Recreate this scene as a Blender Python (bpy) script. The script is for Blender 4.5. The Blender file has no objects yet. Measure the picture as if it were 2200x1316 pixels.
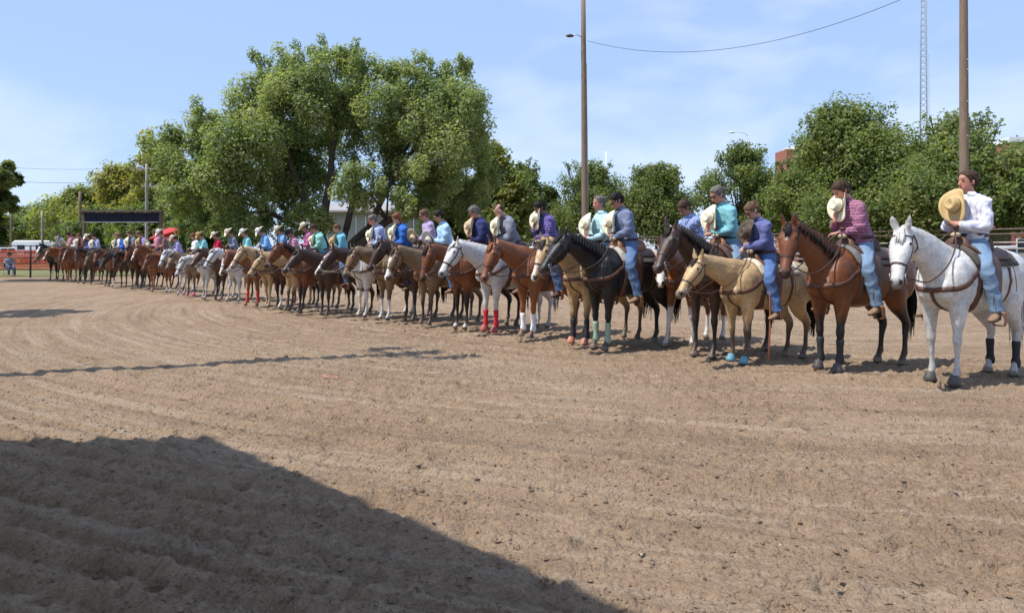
import bpy, bmesh, math, random
import numpy as np
from mathutils import Vector, Matrix
from mathutils.bvhtree import BVHTree

random.seed(7)
RNG = np.random.default_rng(11)
scene = bpy.context.scene
COL = scene.collection
R = math.radians

# ------------------------------------------------------------------ camera
CAM_H = 1.52
FPX = 1571.0            # focal length in photograph pixels (photo 2200 wide)
HOR = 538.0             # horizon row in the photograph
cam_data = bpy.data.cameras.new('camera')
cam = bpy.data.objects.new('camera', cam_data)
COL.objects.link(cam)
cam.location = (0, 0, CAM_H)
cam.rotation_euler = (R(90), 0, 0)
cam_data.sensor_fit = 'HORIZONTAL'
cam_data.sensor_width = 36
cam_data.lens = 36 * FPX / 2200
cam_data.shift_y = -(658 - HOR) / 2200
cam_data.clip_start = 0.05
cam_data.clip_end = 3000
scene.camera = cam

# ------------------------------------------------------------------ light
SUN_ELEV = R(60)
SUN_AZ = Vector((-0.945, -0.33, 0)).normalized()     # from the scene towards the sun
sun_dir = Vector((SUN_AZ.x * math.cos(SUN_ELEV), SUN_AZ.y * math.cos(SUN_ELEV), math.sin(SUN_ELEV)))
world = bpy.data.worlds.new('World')
scene.world = world
world.use_nodes = True
wn = world.node_tree
wn.nodes.clear()
w_out = wn.nodes.new('ShaderNodeOutputWorld')
w_bg = wn.nodes.new('ShaderNodeBackground')
w_sky = wn.nodes.new('ShaderNodeTexSky')
w_sky.sky_type = 'NISHITA'
w_sky.sun_disc = False
w_sky.sun_elevation = SUN_ELEV
w_sky.sun_rotation = math.atan2(SUN_AZ.x, SUN_AZ.y)
w_sky.air_density = 1.0
w_sky.dust_density = 0.2
w_sky.ozone_density = 1.6
w_bg.inputs['Strength'].default_value = 0.118
# thin clouds in the sky
w_tc = wn.nodes.new('ShaderNodeTexCoord')
w_map = wn.nodes.new('ShaderNodeMapping')
w_map.inputs['Scale'].default_value = (2.0, 2.0, 4.6)
w_map.inputs['Location'].default_value = (2.12, 0.93, 3.56)
w_noise = wn.nodes.new('ShaderNodeTexNoise')
w_noise.inputs['Scale'].default_value = 1.25
w_noise.inputs['Detail'].default_value = 7
w_noise.inputs['Roughness'].default_value = 0.48
w_noise.inputs['Distortion'].default_value = 0.35
w_ramp = wn.nodes.new('ShaderNodeValToRGB')
w_ramp.color_ramp.elements[0].position = 0.50
w_ramp.color_ramp.elements[0].color = (0, 0, 0, 1)
w_ramp.color_ramp.elements[1].position = 0.80
w_ramp.color_ramp.elements[1].color = (0.62, 0.62, 0.62, 1)
w_mix = wn.nodes.new('ShaderNodeMix')
w_mix.data_type = 'RGBA'
w_mix.inputs['B'].default_value = (8.2, 8.3, 8.9, 1)
L = wn.links.new
L(w_tc.outputs['Generated'], w_map.inputs['Vector'])
L(w_map.outputs['Vector'], w_noise.inputs['Vector'])
L(w_noise.outputs['Fac'], w_ramp.inputs['Fac'])
L(w_ramp.outputs['Color'], w_mix.inputs['Factor'])
w_tint = wn.nodes.new('ShaderNodeMix'); w_tint.data_type = 'RGBA'      # hazy late-summer blue
w_tint.inputs['Factor'].default_value = 0.74
w_tint.inputs['B'].default_value = (3.05, 4.3, 6.8, 1)
L(w_sky.outputs['Color'], w_tint.inputs['A'])
L(w_tint.outputs['Result'], w_mix.inputs['A'])
L(w_mix.outputs['Result'], w_bg.inputs['Color'])
L(w_bg.outputs['Background'], w_out.inputs['Surface'])

sun_data = bpy.data.lights.new('sun', 'SUN')
sun_data.energy = 4.0
sun_data.angle = R(0.53)
sun_data.color = (1.0, 0.95, 0.87)
sun = bpy.data.objects.new('sun', sun_data)
COL.objects.link(sun)
sun.rotation_euler = sun_dir.to_track_quat('Z', 'Y').to_euler()
sun.location = sun_dir * 60

vs = scene.view_settings
vs.view_transform = 'Standard'
vs.look = 'None'
vs.exposure = 0.45
vs.gamma = 1.0
vs.use_curve_mapping = False

# ------------------------------------------------------------------ helpers
def ground(px, py):
    d = CAM_H * FPX / (py - HOR)
    return Vector(((px - 1100) / FPX * d, d, 0))

def at(px, py, d):
    return Vector(((px - 1100) / FPX * d, d, CAM_H + (HOR - py) / FPX * d))

def catmull(a, k):
    a = np.asarray(a, float)
    n = len(a)
    p = np.vstack([2 * a[0] - a[1], a, 2 * a[-1] - a[-2]])
    out = []
    for i in range(n - 1):
        p0, p1, p2, p3 = p[i], p[i + 1], p[i + 2], p[i + 3]
        for j in range(k):
            t = j / k
            out.append(0.5 * (2 * p1 + (p2 - p0) * t + (2 * p0 - 5 * p1 + 4 * p2 - p3) * t * t + (3 * p1 - p0 - 3 * p2 + p3) * t ** 3))
    out.append(a[-1])
    return np.array(out)

def unit(v):
    v = np.asarray(v, float)
    return v / (np.linalg.norm(v) + 1e-12)

class MB:
    """collects shapes that become ONE mesh"""
    def __init__(self):
        self.v = []
        self.f = []
    def add(self, verts, faces):
        o = len(self.v)
        self.v.extend([tuple(map(float, p)) for p in verts])
        self.f.extend([tuple(i + o for i in f) for f in faces])
    def rings(self, rs, cap=True):
        n = len(rs[0]); m = len(rs)
        V = [p for r in rs for p in r]
        F = []
        for i in range(m - 1):
            for j in range(n):
                k = (j + 1) % n
                F.append((i * n + j, i * n + k, (i + 1) * n + k, (i + 1) * n + j))
        if cap:
            V.append(np.mean(rs[0], axis=0)); V.append(np.mean(rs[-1], axis=0))
            a, b = m * n, m * n + 1
            for j in range(n):
                k = (j + 1) % n
                F.append((a, k, j))
                F.append((b, (m - 1) * n + j, (m - 1) * n + k))
        self.add(V, F)
    def tube(self, pts, rad, lat=(0, 1, 0), n=10, cap=True, k=1):
        pts = np.asarray(pts, float)
        rad = np.array([r if hasattr(r, '__len__') else (r, r) for r in (rad if hasattr(rad, '__len__') else [rad] * len(pts))], float)
        if k > 1:
            q = catmull(np.hstack([pts, rad]), k)
            pts, rad = q[:, :3], np.maximum(q[:, 3:], 1e-3)
        rs = []
        ang = np.linspace(0, 2 * math.pi, n, endpoint=False)
        for i in range(len(pts)):
            t = unit(pts[min(i + 1, len(pts) - 1)] - pts[max(i - 1, 0)])
            l = np.asarray(lat, float)
            l = l - t * np.dot(l, t)
            if np.linalg.norm(l) < 1e-3:
                l = np.array([1, 0, 0.1]) - t * t[0]
            l = unit(l)
            u = np.cross(t, l)
            rs.append(pts[i] + np.outer(np.cos(ang), l) * rad[i, 0] + np.outer(np.sin(ang), u) * rad[i, 1])
        self.rings(rs, cap)
    def ellipsoid(self, c, r, rot=None, nu=12, nv=8):
        V = []; F = []
        M = rot if rot is not None else np.eye(3)
        for i in range(nv + 1):
            th = math.pi * i / nv
            for j in range(nu):
                ph = 2 * math.pi * j / nu
                p = np.array([math.sin(th) * math.cos(ph) * r[0], math.sin(th) * math.sin(ph) * r[1], math.cos(th) * r[2]])
                V.append(np.asarray(c) + M @ p)
        for i in range(nv):
            for j in range(nu):
                k = (j + 1) % nu
                if i == 0:
                    F.append((j, (i + 1) * nu + j, (i + 1) * nu + k))
                elif i == nv - 1:
                    F.append((i * nu + j, (i + 1) * nu + j, i * nu + k))
                else:
                    F.append((i * nu + j, (i + 1) * nu + j, (i + 1) * nu + k, i * nu + k))
        self.add(V, F)
    def box(self, c, s, rotz=0.0, bev=0.0):
        c = np.asarray(c, float); hx, hy, hz = [x / 2 for x in s]
        ca, sa = math.cos(rotz), math.sin(rotz)
        def P(x, y, z):
            return (c[0] + x * ca - y * sa, c[1] + x * sa + y * ca, c[2] + z)
        V = [P(sx * hx, sy * hy, sz * hz) for sz in (-1, 1) for sy in (-1, 1) for sx in (-1, 1)]
        F = [(0, 2, 3, 1), (4, 5, 7, 6), (0, 1, 5, 4), (2, 6, 7, 3), (0, 4, 6, 2), (1, 3, 7, 5)]
        self.add(V, F)
    def bar(self, a, b, w, h=None):
        """square bar from a to b"""
        self.tube([a, b], [(w / 2 * 1.414, (h or w) / 2 * 1.414)] * 2, n=4, lat=(0.7, 0.7, 0.1) if abs(unit(np.subtract(b, a))[2]) > 0.9 else (0, 0, 1))
    def sheet(self, G, thick):
        """G: grid (m,n,3) array of points with normals offset: closed slab"""
        m, n, _ = G.shape
        du = np.gradient(G, axis=0); dv = np.gradient(G, axis=1)
        N = np.cross(du, dv); N /= (np.linalg.norm(N, axis=2, keepdims=True) + 1e-9)
        A = G.reshape(-1, 3); B = (G + N * thick).reshape(-1, 3)
        o = m * n
        F = []
        for i in range(m - 1):
            for j in range(n - 1):
                a, b, c, d = i * n + j, i * n + j + 1, (i + 1) * n + j + 1, (i + 1) * n + j
                F.append((a, b, c, d)); F.append((o + a, o + d, o + c, o + b))
        for i in range(m - 1):
            a, d = i * n, (i + 1) * n
            F.append((a, d, o + d, o + a)); a += n - 1; d += n - 1
            F.append((a, o + a, o + d, d))
        for j in range(n - 1):
            a, b = j, j + 1
            F.append((a, o + a, o + b, b)); a += (m - 1) * n; b += (m - 1) * n
            F.append((a, b, o + b, o + a))
        self.add(np.vstack([A, B]), F)
    def mesh(self, name, smooth=True, fix=True):
        me = bpy.data.meshes.new(name)
        me.from_pydata(self.v, [], self.f)
        if fix:
            bm = bmesh.new(); bm.from_mesh(me)
            bmesh.ops.recalc_face_normals(bm, faces=bm.faces)
            bm.to_mesh(me); bm.free()
        if smooth:
            me.shade_smooth()
        me.update()
        return me

def link(name, me, mat=None, parent=None, loc=None, rotz=None):
    o = bpy.data.objects.new(name, me)
    COL.objects.link(o)
    if mat is not None:
        if len(o.data.materials) == 0:
            o.data.materials.append(mat)
        elif o.data.materials[0] is not mat:
            o.material_slots[0].link = 'OBJECT'
            o.material_slots[0].material = mat
    if parent is not None:
        o.parent = parent
    if loc is not None:
        o.location = loc
    if rotz is not None:
        o.rotation_euler = (0, 0, rotz)
    return o

def tag(o, label=None, cat=None, group=None, kind=None):
    if label: o['label'] = label
    if cat: o['category'] = cat
    if group: o['group'] = group
    if kind: o['kind'] = kind
    return o

def empty(name, loc=(0, 0, 0), rotz=0.0, label=None, cat=None, group=None):
    o = bpy.data.objects.new(name, None)
    o.empty_display_size = 0.2
    COL.objects.link(o)
    o.location = loc
    o.rotation_euler = (0, 0, rotz)
    return tag(o, label, cat, group)

WORK = bpy.data.scenes.new('work')       # bench for the skin union, removed at the end
def voxel(mb, size, smooth=4, decimate=None):
    """union of the closed shapes in mb as one continuous skin"""
    me = mb.mesh('tmp')
    ob = bpy.data.objects.new('tmp', me)
    WORK.collection.objects.link(ob)
    m = ob.modifiers.new('r', 'REMESH'); m.mode = 'VOXEL'; m.voxel_size = size
    if smooth:
        s = ob.modifiers.new('s', 'SMOOTH'); s.iterations = smooth; s.factor = 0.5
    if decimate:
        d = ob.modifiers.new('d', 'DECIMATE'); d.ratio = decimate
    vl = WORK.view_layers[0]; vl.update(); dg = vl.depsgraph
    new = bpy.data.meshes.new_from_object(ob.evaluated_get(dg))
    bpy.data.objects.remove(ob); bpy.data.meshes.remove(me)
    new.shade_smooth()
    return new

def verts_of(me):
    a = np.empty(len(me.vertices) * 3, np.float32)
    me.vertices.foreach_get('co', a)
    return a.reshape(-1, 3).astype(float)

def set_col(me, rgb, name='Col'):
    a = me.color_attributes.new(name, 'FLOAT_COLOR', 'POINT')
    c = np.ones((len(me.vertices), 4), np.float32); c[:, :3] = rgb
    a.data.foreach_set('color', c.ravel())

def hash2(ix, iy, iz, seed):
    h = (ix.astype(np.int64) * 374761393 + iy.astype(np.int64) * 668265263 + iz.astype(np.int64) * 2147483647 + seed * 1274126177) & 0xffffffff
    h = ((h ^ (h >> 13)) * 1274126177) & 0xffffffff
    h = h ^ (h >> 16)
    return (h & 0xffffff) / float(0xffffff)

def noise2(x, y, seed=0):
    ix, iy = np.floor(x), np.floor(y)
    fx, fy = x - ix, y - iy
    fx = fx * fx * (3 - 2 * fx); fy = fy * fy * (3 - 2 * fy)
    z = np.zeros_like(ix)
    a = hash2(ix, iy, z, seed); b = hash2(ix + 1, iy, z, seed)
    c = hash2(ix, iy + 1, z, seed); d = hash2(ix + 1, iy + 1, z, seed)
    return (a * (1 - fx) + b * fx) * (1 - fy) + (c * (1 - fx) + d * fx) * fy

def noise3(P, seed=0):
    x, y, z = P[:, 0], P[:, 1], P[:, 2]
    ix, iy, iz = np.floor(x), np.floor(y), np.floor(z)
    f = [t - i for t, i in ((x, ix), (y, iy), (z, iz))]
    fx, fy, fz = [t * t * (3 - 2 * t) for t in f]
    out = 0
    for dx in (0, 1):
        for dy in (0, 1):
            for dz in (0, 1):
                w = (fx if dx else 1 - fx) * (fy if dy else 1 - fy) * (fz if dz else 1 - fz)
                out = out + w * hash2(ix + dx, iy + dy, iz + dz, seed)
    return out

def sstep(a, b, x):
    t = np.clip((x - a) / (b - a), 0, 1)
    return t * t * (3 - 2 * t)

# ------------------------------------------------------------------ materials
MATS = {}
def mat(name, color, rough=0.7, var=0.25, scale=20.0, bump=0.0, bscale=None, metal=0.0, coords='Object', spec=0.5, stretch=None):
    if name in MATS:
        return MATS[name]
    m = bpy.data.materials.new(name); m.use_nodes = True
    nt = m.node_tree; N = nt.nodes; K = nt.links.new
    b = N['Principled BSDF']
    b.inputs['Roughness'].default_value = rough
    b.inputs['Metallic'].default_value = metal
    b.inputs['Specular IOR Level'].default_value = spec
    tc = N.new('ShaderNodeTexCoord')
    src = tc.outputs[coords]
    if stretch:
        mp = N.new('ShaderNodeMapping'); mp.inputs['Scale'].default_value = stretch
        K(src, mp.inputs['Vector']); src = mp.outputs['Vector']
    nz = N.new('ShaderNodeTexNoise'); nz.inputs['Scale'].default_value = scale; nz.inputs['Detail'].default_value = 6
    K(src, nz.inputs['Vector'])
    rp = N.new('ShaderNodeMapRange')
    rp.inputs['From Min'].default_value = 0.25; rp.inputs['From Max'].default_value = 0.75
    rp.inputs['To Min'].default_value = 1 - var; rp.inputs['To Max'].default_value = 1 + var
    K(nz.outputs['Fac'], rp.inputs['Value'])
    mx = N.new('ShaderNodeVectorMath'); mx.operation = 'MULTIPLY'
    mx.inputs[0].default_value = color[:3]
    K(rp.outputs['Result'], mx.inputs[1])
    K(mx.outputs['Vector'], b.inputs['Base Color'])
    if bump:
        n2 = N.new('ShaderNodeTexNoise'); n2.inputs['Scale'].default_value = bscale or scale * 3; n2.inputs['Detail'].default_value = 5
        K(src, n2.inputs['Vector'])
        bp = N.new('ShaderNodeBump'); bp.inputs['Strength'].default_value = bump; bp.inputs['Distance'].default_value = 0.02
        K(n2.outputs['Fac'], bp.inputs['Height']); K(bp.outputs['Normal'], b.inputs['Normal'])
    MATS[name] = m
    return m

def attr_mat(name, rough=0.5, var=0.15, scale=30.0, bump=0.15, bscale=120.0, spec=0.4, sheen=0.0, stretch=None):
    m = mat(name, (1, 1, 1), rough, var, scale, bump, bscale, spec=spec, stretch=stretch)
    nt = m.node_tree; N = nt.nodes
    if 'colattr' not in N:
        a = N.new('ShaderNodeAttribute'); a.name = 'colattr'; a.attribute_name = 'Col'
        vm = [n for n in N if n.type == 'VECT_MATH'][0]
        nt.links.new(a.outputs['Color'], vm.inputs[0])
        if sheen:
            N['Principled BSDF'].inputs['Sheen Weight'].default_value = sheen
    return m

def leaf_mat(name, trans=0.35):
    m = bpy.data.materials.new(name); m.use_nodes = True
    nt = m.node_tree; N = nt.nodes; K = nt.links.new
    b = N['Principled BSDF']; out = N['Material Output']
    a = N.new('ShaderNodeAttribute'); a.attribute_name = 'Col'
    K(a.outputs['Color'], b.inputs['Base Color'])
    b.inputs['Roughness'].default_value = 0.5
    b.inputs['Specular IOR Level'].default_value = 0.35
    t = N.new('ShaderNodeBsdfTranslucent')
    g = N.new('ShaderNodeVectorMath'); g.operation = 'MULTIPLY'; g.inputs[1].default_value = (1.5, 1.5, 0.7)
    K(a.outputs['Color'], g.inputs[0]); K(g.outputs['Vector'], t.inputs['Color'])
    mx = N.new('ShaderNodeMixShader'); mx.inputs['Fac'].default_value = trans
    K(b.outputs['BSDF'], mx.inputs[1]); K(t.outputs['BSDF'], mx.inputs[2]); K(mx.outputs['Shader'], out.inputs['Surface'])
    return m

def pattern_mat(name, base, line, kind='plaid', freq=22.0, width=0.25, rough=0.8, second=None):
    """woven shirt: thin lines along two directions (plaid) or one (stripe)"""
    m = bpy.data.materials.new(name); m.use_nodes = True
    nt = m.node_tree; N = nt.nodes; K = nt.links.new
    b = N['Principled BSDF']; b.inputs['Roughness'].default_value = rough
    b.inputs['Specular IOR Level'].default_value = 0.2
    tc = N.new('ShaderNodeTexCoord'); sp = N.new('ShaderNodeSeparateXYZ'); K(tc.outputs['Object'], sp.inputs['Vector'])
    def stripes(expr_out, f, w):
        mu = N.new('ShaderNodeMath'); mu.operation = 'MULTIPLY'; mu.inputs[1].default_value = f; K(expr_out, mu.inputs[0])
        fr = N.new('ShaderNodeMath'); fr.operation = 'FRACT'; K(mu.outputs[0], fr.inputs[0])
        lt = N.new('ShaderNodeMath'); lt.operation = 'LESS_THAN'; lt.inputs[1].default_value = w; K(fr.outputs[0], lt.inputs[0])
        return lt.outputs[0]
    ad = N.new('ShaderNodeMath'); ad.operation = 'ADD'; K(sp.outputs['X'], ad.inputs[0]); K(sp.outputs['Y'], ad.inputs[1])
    v = stripes(ad.outputs[0], freq, width)
    fac = v
    if kind == 'plaid':
        h = stripes(sp.outputs['Z'], freq, width)
        s = N.new('ShaderNodeMath'); s.operation = 'ADD'; K(v, s.inputs[0]); K(h, s.inputs[1])
        hf = N.new('ShaderNodeMath'); hf.operation = 'MULTIPLY'; hf.inputs[1].default_value = 0.5; K(s.outputs[0], hf.inputs[0])
        fac = hf.outputs[0]
    mx = N.new('ShaderNodeMix'); mx.data_type = 'RGBA'
    mx.inputs['A'].default_value = (*base, 1); mx.inputs['B'].default_value = (*line, 1)
    K(fac, mx.inputs['Factor'])
    nz = N.new('ShaderNodeTexNoise'); nz.inputs['Scale'].default_value = 9; nz.inputs['Detail'].default_value = 5; K(tc.outputs['Object'], nz.inputs['Vector'])
    bp = N.new('ShaderNodeBump'); bp.inputs['Strength'].default_value = 0.55; bp.inputs['Distance'].default_value = 0.03
    K(nz.outputs['Fac'], bp.inputs['Height']); K(bp.outputs['Normal'], b.inputs['Normal'])
    K(mx.outputs['Result'], b.inputs['Base Color'])
    return m

M_leather = mat('saddle leather', (0.10, 0.042, 0.024), 0.55, 0.4, 18, 0.2)
M_leather2 = mat('tan leather', (0.27, 0.115, 0.05), 0.55, 0.3, 18, 0.2)
M_darkleather = mat('dark strap leather', (0.055, 0.028, 0.02), 0.5, 0.3, 25)
M_rope = mat('rope', (0.42, 0.34, 0.22), 0.9, 0.2, 60)
M_steel = mat('galvanised steel', (0.42, 0.43, 0.44), 0.45, 0.2, 8, metal=0.6)
M_rustpipe = mat('rust brown pipe', (0.13, 0.088, 0.075), 0.7, 0.35, 6, 0.1)
M_darkpipe = mat('dark painted pipe', (0.02, 0.016, 0.018), 0.6, 0.3, 6)
M_wood = mat('weathered pole wood', (0.20, 0.145, 0.105), 0.9, 0.35, 5, 0.6, 12, stretch=(6, 6, 0.5))
M_bark = mat('bark', (0.075, 0.06, 0.048), 0.95, 0.4, 6, 0.8, 14, stretch=(3, 3, 0.6))
M_white = mat('white paint', (0.78, 0.78, 0.77), 0.5, 0.06, 3)
M_coat = attr_mat('horse coat', 0.37, 0.24, 34, 0.25, 140, 0.42)
M_skin = attr_mat('skin', 0.55, 0.06, 30, 0.05, 90, 0.35)
M_hair = attr_mat('hair strands', 0.6, 0.3, 60, 0.3, 90, 0.18)
M_eye = mat('dark eye', (0.01, 0.007, 0.005), 0.08, 0.1, 10)
M_denim = mat('blue denim', (0.095, 0.165, 0.31), 0.85, 0.32, 9, 0.5, 16)
M_denim_light = mat('faded light denim', (0.17, 0.26, 0.38), 0.85, 0.25, 8, 0.5, 16)
M_denim_bright = mat('bright denim', (0.085, 0.16, 0.36), 0.85, 0.3, 9, 0.5, 16)
M_denim_dark = mat('dark denim', (0.035, 0.055, 0.12), 0.85, 0.3, 9, 0.5, 16)
M_boot = mat('tan roughout boot', (0.27, 0.165, 0.095), 0.85, 0.25, 14, 0.2)
M_boot_dark = mat('brown boot', (0.13, 0.06, 0.035), 0.55, 0.25, 14, 0.2)
M_sole = mat('boot sole', (0.03, 0.022, 0.018), 0.7, 0.2, 20)
M_glass = mat('dark lens', (0.012, 0.014, 0.02), 0.12, 0.1, 8)
M_black = mat('black neoprene', (0.014, 0.014, 0.016), 0.75, 0.2, 30)
# ------------------------------------------------------------------ horses
COATS = {
 'grey':     dict(base=(.60, .585, .56), points=(.36, .345, .33), muzzle=(.11, .10, .10), mane=(.55, .53, .50), pz=(.25, .75), pf=0.55),
 'darkgrey': dict(base=(.42, .41, .40), points=(.24, .23, .23), muzzle=(.08, .08, .08), mane=(.30, .29, .28), pz=(.3, .8), pf=0.7),
 'bay':      dict(base=(.158, .050, .0155), points=(.014, .011, .010), muzzle=(.03, .02, .016), mane=(.013, .011, .011), pz=(.55, .86), pf=1),
 'darkbay':  dict(base=(0.0750, 0.0270, 0.0120), points=(.012, .010, .010), muzzle=(.03, .02, .016), mane=(.012, .010, .010), pz=(.55, .95), pf=1),
 'sorrel':   dict(base=(.205, .070, .024), points=(.20, .075, .035), muzzle=(.16, .075, .05), mane=(.22, .085, .035), pz=(.2, .6), pf=0.6),
 'chestnut': dict(base=(0.1500, 0.0465, 0.0195), points=(.12, .04, .022), muzzle=(.10, .05, .035), mane=(.14, .05, .024), pz=(.2, .6), pf=0.6),
 'flaxen':   dict(base=(0.2296, 0.1025, 0.0451), points=(.26, .13, .07), muzzle=(.22, .13, .09), mane=(.50, .38, .24), pz=(.2, .6), pf=0.5),
 'buckskin': dict(base=(0.4400, 0.2948, 0.1452), points=(.055, .032, .022), muzzle=(.13, .10, .085), mane=(.03, .022, .02), pz=(.36, .70), pf=0.95),
 'dun':      dict(base=(0.2125, 0.1318, 0.0680), points=(.03, .022, .018), muzzle=(.06, .045, .04), mane=(.045, .032, .026), pz=(.35, .85), pf=0.95),
 'palomino': dict(base=(0.4250, 0.2805, 0.1403), points=(.50, .36, .21), muzzle=(.25, .18, .14), mane=(.62, .52, .38), pz=(.2, .6), pf=0.5),
 'black':    dict(base=(.011, .009, .0085), points=(.008, .007, .007), muzzle=(.05, .045, .042), mane=(.012, .011, .011), pz=(.3, .8), pf=1),
 'brown':    dict(base=(0.0496, 0.0240, 0.0144), points=(.018, .013, .011), muzzle=(.07, .05, .04), mane=(.016, .012, .011), pz=(.35, .85), pf=1),
}

def sring(c, a, b1, b2, n=18, p=2.25):
    """superellipse ring: half width a (vector), b1 up vector, b2 down vector"""
    th = np.linspace(0, 2 * math.pi, n, endpoint=False)
    co, si = np.cos(th), np.sin(th)
    e = 2.0 / p
    x = np.sign(co) * np.abs(co) ** e
    y = np.sign(si) * np.abs(si) ** e
    return c + np.outer(x, a) + np.outer(np.where(y > 0, y, 0), b1) + np.outer(np.where(y < 0, -y, 0), b2)

TRUNK = [  # x, top, bottom, half width
 (0.665, 1.13, 1.01, .05), (0.63, 1.22, .93, .13), (0.56, 1.30, .87, .195), (0.45, 1.40, .82, .235), (0.32, 1.475, .785, .25),
 (0.20, 1.505, .765, .258), (0.05, 1.465, .75, .285), (-0.15, 1.425, .755, .305), (-0.35, 1.425, .79, .30), (-0.52, 1.46, .86, .285),
 (-0.68, 1.475, .93, .278), (-0.84, 1.435, .96, .262), (-0.97, 1.345, 1.0, .215), (-1.05, 1.25, 1.05, .13), (-1.075, 1.2, 1.1, .06)]

def horse(label, group, loc, rotz, s=1.0, coat='bay', neck=38, nyaw=0, head=58, hyaw=0, lod=1,
          legs=(0, 0, 0, 0), blaze=0.0, star=False, socks=(0, 0, 0, 0), pinto=0, pad=(.05, .05, .06), boots=None,
          bell=None, mane_side=-1, hangstrap=False, rope=None, hindboots=None, seed=0, romal=False):
    rnd = random.Random(seed)
    root = empty('horse', loc, rotz, label, 'horse', group)
    root.scale = (s, s, s)
    C = COATS[coat]
    mb = MB()
    n = {0: 18, 1: 16, 2: 12}[lod]
    Y = np.array([0, 1, 0.0]); Z = np.array([0, 0, 1.0])
    T = catmull(TRUNK, 3 if lod < 2 else 2)
    mb.rings([sring(np.array([x, 0, (t + b) / 2]), Y * max(w, .01), Z * (t - b) / 2, -Z * (t - b) / 2, n) for x, t, b, w in T])
    # neck
    B = np.array([0.40, 0, 1.20])
    Ln = 0.84
    pts = [B]
    for i in range(1, 5):
        f = i / 4
        el = R(neck + (6 - 14 * f)); az = R(nyaw * f)
        d = np.array([math.cos(el) * math.cos(az), math.cos(el) * math.sin(az), math.sin(el)])
        pts.append(pts[-1] + d * Ln / 4)
    pts = np.array(pts)
    nrad = np.array([(.165, .315), (.135, .25), (.108, .195), (.092, .155), (.082, .125)])
    nlat = np.array([-math.sin(R(nyaw * .6)), math.cos(R(nyaw * .6)), 0])
    neck_curve = catmull(np.hstack([pts, nrad]), 4)
    mb.tube(pts, nrad, lat=nlat, n=n, k=3)
    # head frame
    H0 = pts[-1] + np.array([0, 0, .015])
    az = R(nyaw + hyaw)
    ht = np.array([math.cos(R(-head)) * math.cos(az), math.cos(R(-head)) * math.sin(az), math.sin(R(-head))])
    hl = np.array([-math.sin(az), math.cos(az), 0])
    hn = np.cross(ht, hl)           # forehead side
    if hn[2] < 0: hn = -hn
    HEAD = [(-.05, .02, .05, .045), (0.0, .062, .105, .078), (.08, .085, .14, .096), (.17, .094, .168, .108), (.27, .09, .162, .098), (.355, .080, .125, .077),
            (.45, .070, .092, .063), (.53, .066, .078, .062), (.595, .060, .068, .060), (.63, .045, .052, .048), (.648, .018, .02, .022)]
    HC = catmull(HEAD, 2)
    mb.rings([sring(H0 + ht * u, hl * max(w, .005), hn * a, -hn * b, n, 2.3) for u, a, b, w in HC])
    for sd in (-1, 1):
        e0 = H0 + hl * sd * .052 + hn * .045 - ht * .0
        ed = unit(-ht * .75 + hn * .55 + hl * sd * .22)
        mb.tube([e0 - ed * .03, e0 + ed * .05, e0 + ed * .11, e0 + ed * .175], [(.030, .024), (.036, .024), (.028, .02), (.006, .006)], lat=hl, n=8, k=2)
        mb.ellipsoid(H0 + ht * .165 + hl * sd * .088 + hn * .045, (.035, .028, .03), nu=8, nv=6)
        mb.ellipsoid(H0 + ht * .585 + hl * sd * .042 + hn * .035, (.035, .026, .03), nu=8, nv=6)
        # shoulder and thigh muscle
        mb.ellipsoid((.42, sd * .155, 1.10), (.20, .115, .28), nu=10, nv=8)
        mb.ellipsoid((-.74, sd * .15, 1.10), (.25, .145, .30), nu=10, nv=8)
        mb.ellipsoid((.60, sd * .10, 1.02), (.09, .09, .13), nu=8, nv=6)
        fx = legs[0 if sd > 0 else 1]; hx = legs[2 if sd > 0 else 3]
        def sh(p, dx, top):
            k = max(0.0, (top - p[2]) / top)
            return (p[0] + dx * k, p[1], p[2])
        fl = [(.41, .15, 1.02), (.42, .155, .86), (.425, .155, .70), (.43, .15, .56), (.435, .15, .485), (.432, .15, .42), (.43, .15, .30), (.43, .15, .19), (.432, .15, .155), (.465, .15, .10), (.475, .15, .072), (.485, .15, .03), (.487, .15, 0.0)]
        fr = [(.11, .165), (.095, .125), (.066, .086), (.044, .054), (.050, .056), (.037, .043), (.026, .034), (.029, .040), (.038, .046), (.033, .036), (.044, .048), (.054, .062), (.059, .068)]
        mb.tube([sh((p[0], sd * p[1], p[2]), fx, .95) for p in fl], fr, n=n - 4, k=2)
        hgl = [(-.66, .13, 1.12), (-.60, .165, .93), (-.64, .165, .80), (-.72, .16, .69), (-.80, .155, .60), (-.855, .15, .535), (-.86, .15, .47), (-.845, .15, .40), (-.835, .15, .30), (-.83, .15, .19), (-.826, .15, .155), (-.79, .15, .10), (-.782, .15, .072), (-.773, .15, .03), (-.77, .15, 0.0)]
        hr = [(.13, .22), (.125, .20), (.10, .155), (.078, .10), (.054, .072), (.046, .068), (.043, .056), (.034, .044), (.029, .038), (.031, .041), (.039, .047), (.034, .037), (.046, .050), (.055, .064), (.060, .069)]
        mb.tube([sh((p[0], sd * p[1], p[2]), hx, .95) for p in hgl], hr, n=n - 4, k=2)
    me = voxel(mb, {0: .0175, 1: .029, 2: .038}[lod], {0: 3, 1: 2, 2: 1}[lod], .5 if lod == 0 else None)
    V = verts_of(me)
    if lod < 2:      # muscle and bone under the skin
        nrm_ = np.empty(len(V) * 3, np.float32); me.vertices.foreach_get('normal', nrm_); nrm_ = nrm_.reshape(-1, 3)
        mus = (noise3(V * (6, 8, 5) + seed, 41) - .5) * .030 + (noise3(V * (13, 15, 11), 42) - .5) * .014
        V = V + nrm_ * (mus * sstep(.15, .6, V[:, 2]) * np.where((V - H0) @ ht > 0, .35, 1))[:, None]
        me.vertices.foreach_set('co', V.astype(np.float32).ravel()); me.update()
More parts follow.
